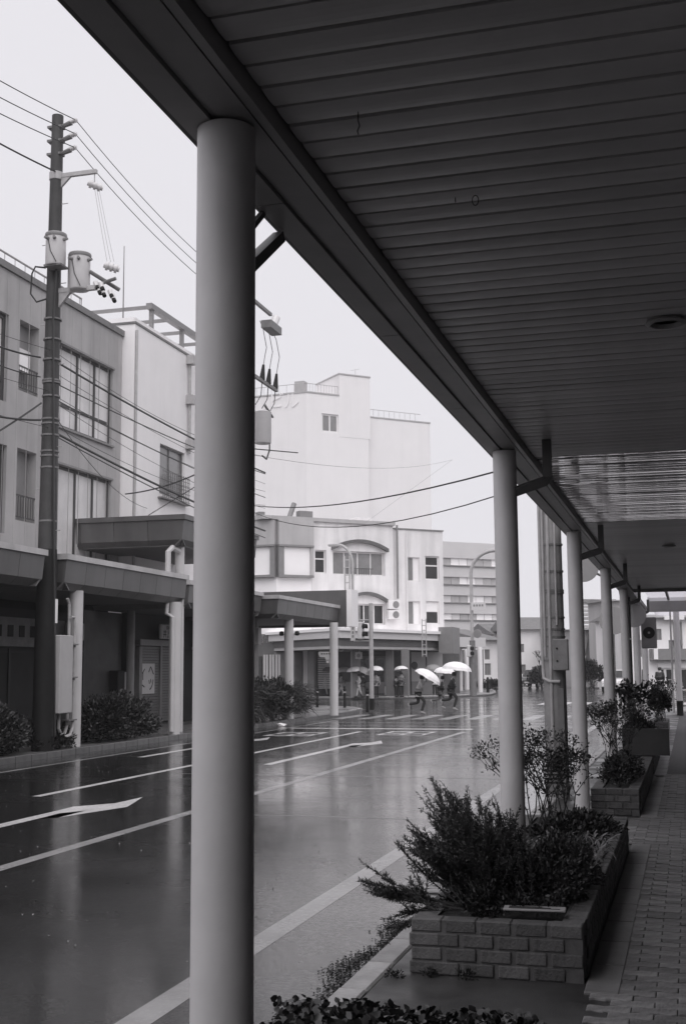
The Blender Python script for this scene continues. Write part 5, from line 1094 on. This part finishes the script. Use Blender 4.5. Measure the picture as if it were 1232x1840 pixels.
def umbrella(label, t_loc, rz, tilt, az, r, m, hold, L=.5):
    """hold: local grip point of the hand in world coordinates"""
    t = thing('umbrella', label, 'umbrella', hold, group='umbrellas held by the pedestrians')
    t.rotation_euler = (0, tilt, az); N_ = 8; rings = 5; hgt = .58 * r
    V = [(0, 0, L + hgt)]; Fq = []
    for i in range(1, rings + 1):
        f = i / rings
        for kk in range(N_ * 2):
            a = math.pi * kk / N_; rr = r * math.sin(f * math.pi / 2 * .92) / math.sin(math.pi / 2 * .92) * (1 if kk % 2 == 0 else 1 - .06 * f); V.append((rr * math.cos(a), rr * math.sin(a), L + hgt * (math.cos(f * math.pi / 2) ** .9) - (.0 if kk % 2 == 0 else -.02 * f)))
    n2 = N_ * 2
    for kk in range(n2): Fq.append((0, 1 + kk, 1 + (kk + 1) % n2))
    for i in range(rings - 1):
        for kk in range(n2): Fq.append((1 + i * n2 + kk, 1 + (i + 1) * n2 + kk, 1 + (i + 1) * n2 + (kk + 1) % n2, 1 + i * n2 + (kk + 1) % n2))
    MB()._add(V, Fq).build('canopy', m, t)
    MB().cyl((0, 0, -.1), (0, 0, L + hgt + .05), .009, n=6).build('shaft', M_galvdark, t); MB().tube([(0, 0, -.1), (0, 0, -.18), (.03, 0, -.22), (.06, 0, -.18)], .014, 6).build('handle', M_black, t)
    for kk in range(N_):
        a = 2 * math.pi * kk / N_; MB().tube([(0, 0, L + hgt * .45), (r * .55 * math.cos(a), r * .55 * math.sin(a), L + hgt * .62)], .006, 4).build('rib', M_galvdark, t)
    return t
# (foot px, foot py, ground z, height, facing degrees, pose, coat, trousers, umbrella material, tilt, radius, words)
def C(n, v): return mat('cloth_' + n, v, .8, .12, 6)
cw, cg_, cd_, cm_ = C('white', .62), C('grey', .28), C('dark', .03), C('mid', .14)
folk = [
 (752, 1284, 0, 1.50, 12, 'run', cg_, cd_, M_umbw, .55, .55, 'person in grey coat sprinting over the crosswalk behind a tilted white umbrella', 'white umbrella tilted forward over the sprinting person in grey'),
 (810, 1277, 0, 1.60, 10, 'run', cd_, cd_, M_umbw, .12, .62, 'person in black running across the road under the largest white umbrella', 'largest white umbrella held high over the running person in black'),
 (790, 1274, 0, 1.42, 12, 'run', cd_, cm_, M_umbw, .1, .48, 'shorter person in dark coat running just left of the one in black', 'half hidden white umbrella low behind the person in black'),
 (583, 1250, .12, 1.32, 20, 'walk', cw, cw, M_umbg, .1, .50, 'person in pale coat walking past the white louvre under a grey umbrella', 'dark grey umbrella in front of the white louvre'),
 (612, 1251, .12, 1.30, 25, 'walk', cg_, cw, M_umbm, -.1, .50, 'person in pale trousers half hidden by the corner column', 'tilted mid grey umbrella beside the corner column'),
 (646, 1253, .12, 1.34, 200, 'walk', cw, cw, M_umbw, .1, .48, 'person in white walking left just past the lamp post', 'pale umbrella seen edge on by the lamp post'),
 (653, 1253, .12, 1.36, 170, 'stand', cd_, cm_, M_umbm, -.5, .46, 'person in dark clothes standing next to the walker in white', 'tilted grey umbrella pointing right behind the signal pole'),
 (676, 1253, .12, 1.40, -60, 'stand', cg_, cd_, M_umbw, .0, .45, 'person with bag standing under a small white domed umbrella', 'small white domed umbrella right of the signal pole'),
 (721, 1252, .12, 1.42, -50, 'stand', cm_, cd_, M_umbw, -.15, .42, 'person in mid grey standing by the pale shutters', 'white umbrella tilted left before the pale shutters'),
 (712, 1252, .12, 1.20, -30, 'stand', cd_, cd_, None, 0, 0, 'small dark dressed person waiting without umbrella by the pale shutters', ''),
 (781, 1250, .12, 1.46, -80, 'stand', cw, cd_, M_umbg, .2, .50, 'person in white vest over dark sleeves holding a dark umbrella', 'dark umbrella beside the large white one'),
 (474, 1243, .12, 1.35, 10, 'walk', cg_, cd_, M_umbw, .1, .45, 'person passing behind the left hedge with a white umbrella', 'white umbrella half hidden by the thick grey column'),
 (1186, 1252, .1, 1.62, 80, 'walk', cd_, cd_, None, 0, 0, 'person in black seen from behind beyond the arcade end', ''),
]
for (px, py, gz, H, fa, pose, coat, legs, um, tilt, ur, lb, ul) in folk:
    p = atZ(px, py, gz); rz = R_(fa); t, J, k = person(lb, (p.x, p.y, gz), rz, H, pose, coat, legs, um, bag=M_trimdark if 'bag' in lb else None, skirt=pose != 'run')
    if um is not None:
        h = Vector(J['finR'][:3]); hw_ = Matrix.Rotation(rz, 3, 'Z') @ h + Vector((p.x, p.y, gz)); umbrella(ul, None, 0, tilt, rz, ur, um, tuple(hw_ + Vector((0, 0, .02))), .28 if 'tilted forward' in ul else .46)

# ================================================================== PLANTING
# rosemary: upright stems clothed in needles
def rosemary(label, roots, tips, nstem, seed):
    t = thing('rosemary_bush', label, 'plant'); rs = np.random.default_rng(seed); stems = MB(); NP = []; ND = []
    for i in range(nstem):
        tip = np.array(tips[i % len(tips)]) + rs.normal(size=3) * np.array([.035, .08, .03]) * (1 if i >= 2 * len(tips) else .35)
        rt = np.array(roots[rs.integers(len(roots))]) + rs.normal(size=3) * np.array([.07, .12, 0]); f = rs.uniform(.6, 1.0) if i >= 2 * len(tips) else rs.uniform(.98, 1.08)
        tip = rt + (tip - rt) * f; mid = rt * .45 + tip * .55 + np.array([(rs.uniform(-.05, .05)), rs.uniform(-.05, .05), -.04 * np.linalg.norm(tip - rt)])
        ts = np.linspace(0, 1, 12)[:, None]; pts = (1 - ts) ** 2 * rt + 2 * ts * (1 - ts) * mid + ts ** 2 * tip
        stems.tube([tuple(p) for p in pts], [.006 * (1 - .75 * q / 11) for q in range(12)], 4); segs = [(pts, .16)]
        for _ in range(rs.integers(3, 7)):
            q = rs.uniform(.35, .92); a = pts[int(q * 11)]; d = unit(pts[11] - pts[5] + rs.normal(size=3) * .035 + np.array([0, 0, .03])); L = rs.uniform(.08, .2)
            b2 = a + d * L + rs.normal(size=3) * .018; segs.append((np.linspace(a, b2, 8), 0.0)); stems.tube([tuple(a), tuple(b2)], [.003, .0015], 4)
        for sp_, st in segs:
            n = 130 if st else 60; q = rs.uniform(st, 1.0, n) * (len(sp_) - 1); i0 = np.minimum(q.astype(int), len(sp_) - 2); fr_ = (q - i0)[:, None]
            pos = sp_[i0] * (1 - fr_) + sp_[i0 + 1] * fr_; ax = unit(sp_[i0 + 1] - sp_[i0]); NP.append(pos); ND.append(unit(ax * .75 + unit(rs.normal(size=(n, 3))) * .75))
    stems.build('stems', M_stem, t, fix=False); leaves('needles', np.concatenate(NP), np.concatenate(ND), .026, .0055, M_leafros, t, fold=.1); return t
def T(px, py, Y): v = atY(px, py, Y); return (v.x, v.y, v.z)
tips = [T(779, 1405, 7.9), T(795, 1412, 8.0), T(765, 1425, 7.8), T(842, 1420, 8.1), T(824, 1432, 8.0), T(776, 1478, 7.6), T(742, 1497, 7.5), T(748, 1518, 7.4), T(728, 1528, 7.3), T(735, 1512, 7.5), T(874, 1460, 8.0), T(905, 1462, 7.9), T(895, 1465, 7.7), T(912, 1470, 7.6), T(805, 1450, 7.7), T(815, 1470, 7.5), T(850, 1480, 7.4), T(760, 1500, 7.4), T(790, 1490, 7.4), T(880, 1490, 7.3), T(840, 1500, 7.2), T(770, 1540, 7.15), T(930, 1500, 7.3), T(810, 1530, 7.1)]
rosemary('tall spiky rosemary bush leaning over the planter front', [(-1.20, 7.25, .40), (-1.05, 7.3, .40), (-1.28, 7.4, .40), (-1.0, 7.5, .40)], tips, 165, 3)
arm = [T(660, 1590, 7.05), T(692, 1578, 7.1), T(668, 1605, 7.0), T(715, 1600, 7.0), T(700, 1612, 6.95), T(725, 1640, 6.9), T(722, 1665, 6.85), T(745, 1600, 7.1)]
rosemary('low rosemary branch spilling over the kerb side of the planter', [(-1.42, 7.05, .42), (-1.36, 7.1, .41)], arm, 16, 5)
bush('low small leaved shrub mounded along the walkway side of the rosemary planter', (-.86, 7.9, .42), (.25, .85, .30), 16000, .026, M_leafmid, clumps=170, csize=.2, shell=.35, z0=.39, r=.004)
bush('dark low foliage under the rosemary stems', (-1.15, 7.5, .40), (.34, .6, .22), 12000, .028, M_leafdark, clumps=90, csize=.25, shell=.3, z0=.39, r=.004)
# strap leaved clump
def strap(label, c, n, L, spread, m):
    t = thing('strap_leaf_plant', label, 'plant')
    for i in range(n):
        a = random.uniform(0, 6.283); r0 = (c[0] + random.uniform(-spread[0], spread[0]), c[1] + random.uniform(-spread[1], spread[1]), c[2]); l = L * random.uniform(.6, 1.15); ht = random.uniform(.5, 1.0); wv = random.uniform(.006, .011)
        b = MB(); pts = []
        for k in range(7):
            q = k / 6; pts.append(Vector((r0[0] + math.cos(a) * l * q * .75, r0[1] + math.sin(a) * l * q * .75, r0[2] + l * ht * (q * 1.5 - 1.45 * q * q))))
        sd_ = Vector((-math.sin(a), math.cos(a), 0))
        for k in range(6):
            w0, w1_ = wv * (1 - (k / 6) ** 2), wv * (1 - ((k + 1) / 6) ** 2)
            b.quad(pts[k] - sd_ * w0, pts[k] + sd_ * w0, pts[k + 1] + sd_ * w1_, pts[k + 1] - sd_ * w1_)
        b.build('strap_leaf', m, t, fix=False)
    return t
strap('arching strap leaved clump behind the low shrub in the rosemary planter', (-.88, 9.3, .39), 120, .34, (.22, .55), M_leafpale)
bush('low dark groundcover at the back of the rosemary planter', (-.98, 10.5, .38), (.36, .85, .16), 5000, .04, M_leafdark, clumps=90, z0=.39, r=.004)
# open twiggy shrub between second and third columns
def twiggy(label, c, rad, n_main, leaf, nleaf, m, seed, z0=.39, up=1.0):
    random.seed(seed); t = thing('twiggy_shrub', label, 'shrub'); b = MB(); ends = []
    def grow(a, d, L, r, n):
        e = a + d * L; mid = (a + e) / 2 + Vector([random.uniform(-.1, .1) * L for _ in range(3)]); b.tube([a, mid, e], [r, r * .8, r * .6], 4); ends.append((mid, d)); ends.append((e, d))
        if n:
            for _ in range(random.choice((2, 2, 3))): grow(e, (d + Vector((random.uniform(-.75, .75), random.uniform(-.75, .75), random.uniform(-.15, .5)))).normalized(), L * .72, r * .62, n - 1)
    for i in range(n_main):
        a = Vector((c[0] + random.uniform(-.12, .12), c[1] + random.uniform(-.25, .25), z0)); d = Vector((random.uniform(-.6, .6) * rad[0], random.uniform(-.6, .6) * rad[1], up)).normalized(); grow(a, d, rad[2] * .34, .009, 3)
    b.build('branches', M_stem, t, fix=False); P_ = np.array([tuple(e[0]) for e in ends]); D_ = np.array([tuple(e[1]) for e in ends]); k = rng.integers(0, len(P_), nleaf)
    leaves('foliage', P_[k] + rng.normal(size=(nleaf, 3)) * leaf * .6, D_[k] + rng.normal(size=(nleaf, 3)) * .8, leaf, leaf * .45, m, t); return t
twiggy('open twiggy shrub with sparse leaves right of the second column', (-1.28, 10.4, .39), (.55, .55, 1.0), 10, .028, 1700, M_leafdark, 11)
twiggy('thin leafy shrub leaning at the back end of the rosemary planter', (-1.1, 11.0, .39), (.5, .5, .75), 8, .03, 1700, M_leafdark, 12)
bush('dense rounded shrub filling the second brick planter', (-.86, 15.7, .44), (.24, 1.3, .26), 6500, .036, M_leafdark, clumps=200, csize=.24, shell=.35, z0=.39, r=.006)
twiggy('taller leafy sprays rising from the second brick planter', (-1.0, 16.6, .39), (.45, .7, 1.05), 10, .042, 1500, M_leafmid, 14)
twiggy('large leaved sprigs standing in front of the far columns', (-.95, 20.6, .6), (.5, .7, .95), 7, .10, 420, M_leafdark, 15, z0=.6)
bush('bushy plant in the taller block planter', (-.85, 20.8, .66), (.28, .9, .26), 3800, .05, M_leafdark, clumps=80, z0=.4, r=.006)
bush('small bushy plant in the farthest planter', (-.8, 32.0, .75), (.28, .8, .5), 4000, .07, M_leafmid, clumps=70, z0=.4, r=.006)
twiggy('thin twigs over the farthest planter', (-.75, 31.6, .4), (.5, .6, 1.2), 6, .07, 300, M_leafdark, 16)
for k, (x, y, r_, w_) in enumerate(((-1.42, 6.66, .07, 'at the left front corner of the rosemary planter'), (-1.22, 6.65, .09, 'at the front foot of the rosemary planter'), (-1.60, 6.6, .06, 'between kerb and rosemary planter'), (-1.58, 7.2, .08, 'beside the kerb under the rosemary branch'))):
    bush('small weed growing ' + w_, (x, y, .12), (r_ * .75, r_ * .5, r_ * .5), 110, .018, M_leafdark, 'weed', clumps=14, csize=.35, name='weed', z0=.11, ntw=6, r=.002)
# ivy in the nearest planter
n = 12000; pos = np.stack([rng.uniform(-1.62, -.50, n), rng.uniform(3.2, 4.92, n), np.zeros(n)], 1); hh = .44 + .06 * np.sin(pos[:, 0] * 9) * np.cos(pos[:, 1] * 7); pos[:, 2] = hh + rng.uniform(-.10, .045, n) - np.maximum(0, pos[:, 1] - 4.72) * .7 - np.maximum(0, pos[:, 0] + .62) * 1.0
dd = rng.normal(size=(n, 3)); dd[:, 2] = np.abs(dd[:, 2]) * .5; iv = thing('ivy', 'glossy dark ivy covering the nearest planter at the bottom edge', 'plant'); leaves('ivy_leaves', pos, dd, .034, .03, mat('ivy_leaf', .032, .3, .3, 5, island=.7), iv, fold=.12)
# hedges on the left walkway
bush('clipped hedge at the lower left edge before the dark shop', (-13.2, 20.4, .35), (.5, 2.2, .85), 22000, .085, M_leafdark, clumps=160, csize=.22, z0=.1, r=.01)
bush('small low shrub at the foot of the utility pole', (-13.0, 23.2, .25), (.35, .7, .45), 2500, .07, M_leafdark, clumps=50, z0=.1, r=.01)
bush('rounded hedge between the two pale left columns', (-13.2, 26.5, .35), (.5, 2.1, .85), 22000, .085, M_leafdark, clumps=160, csize=.22, z0=.1, r=.01)
hg = bush('wild grassy hedge bending over the kerb left of the corner column', (-13.1, 37.4, .5), (.75, 3.0, .95), 9000, .10, M_leafdark, clumps=130, csize=.24, z0=.1, r=.012)
n = 5000; a = rng.uniform(0, 1, (n, 1)); base = np.stack([rng.uniform(-13.6, -12.7, n), rng.uniform(34.6, 40.6, n), rng.uniform(.3, 1.15, n)], 1); dd = np.stack([rng.normal(.45, .4, n), rng.normal(.5, .5, n), rng.normal(.15, .45, n)], 1)
leaves('long_grass_blades', base, dd, .5, .02, M_leafmid, hg, fold=.05, droop=.25)

# ================================================================== RAIN HAZE
hz_ = MB().box(-140, 120, -30, 240, -1.2, 46).build('haze', None or bpy.data.materials.new('rain_haze')); hz_['kind'] = 'stuff'; hz_['label'] = 'thin grey rain haze filling the street air'; hz_['category'] = 'haze'
hm = hz_.data.materials[0]; hm.use_nodes = True; hn = hm.node_tree; hn.nodes.remove(hn.nodes['Principled BSDF'])
pv = hn.nodes.new('ShaderNodeVolumePrincipled'); pv.inputs['Density'].default_value = 0.0006; pv.inputs['Color'].default_value = (.95, .94, .96, 1); pv.inputs['Anisotropy'].default_value = 0.2
hn.links.new(pv.outputs[0], hn.nodes['Material Output'].inputs['Volume'])
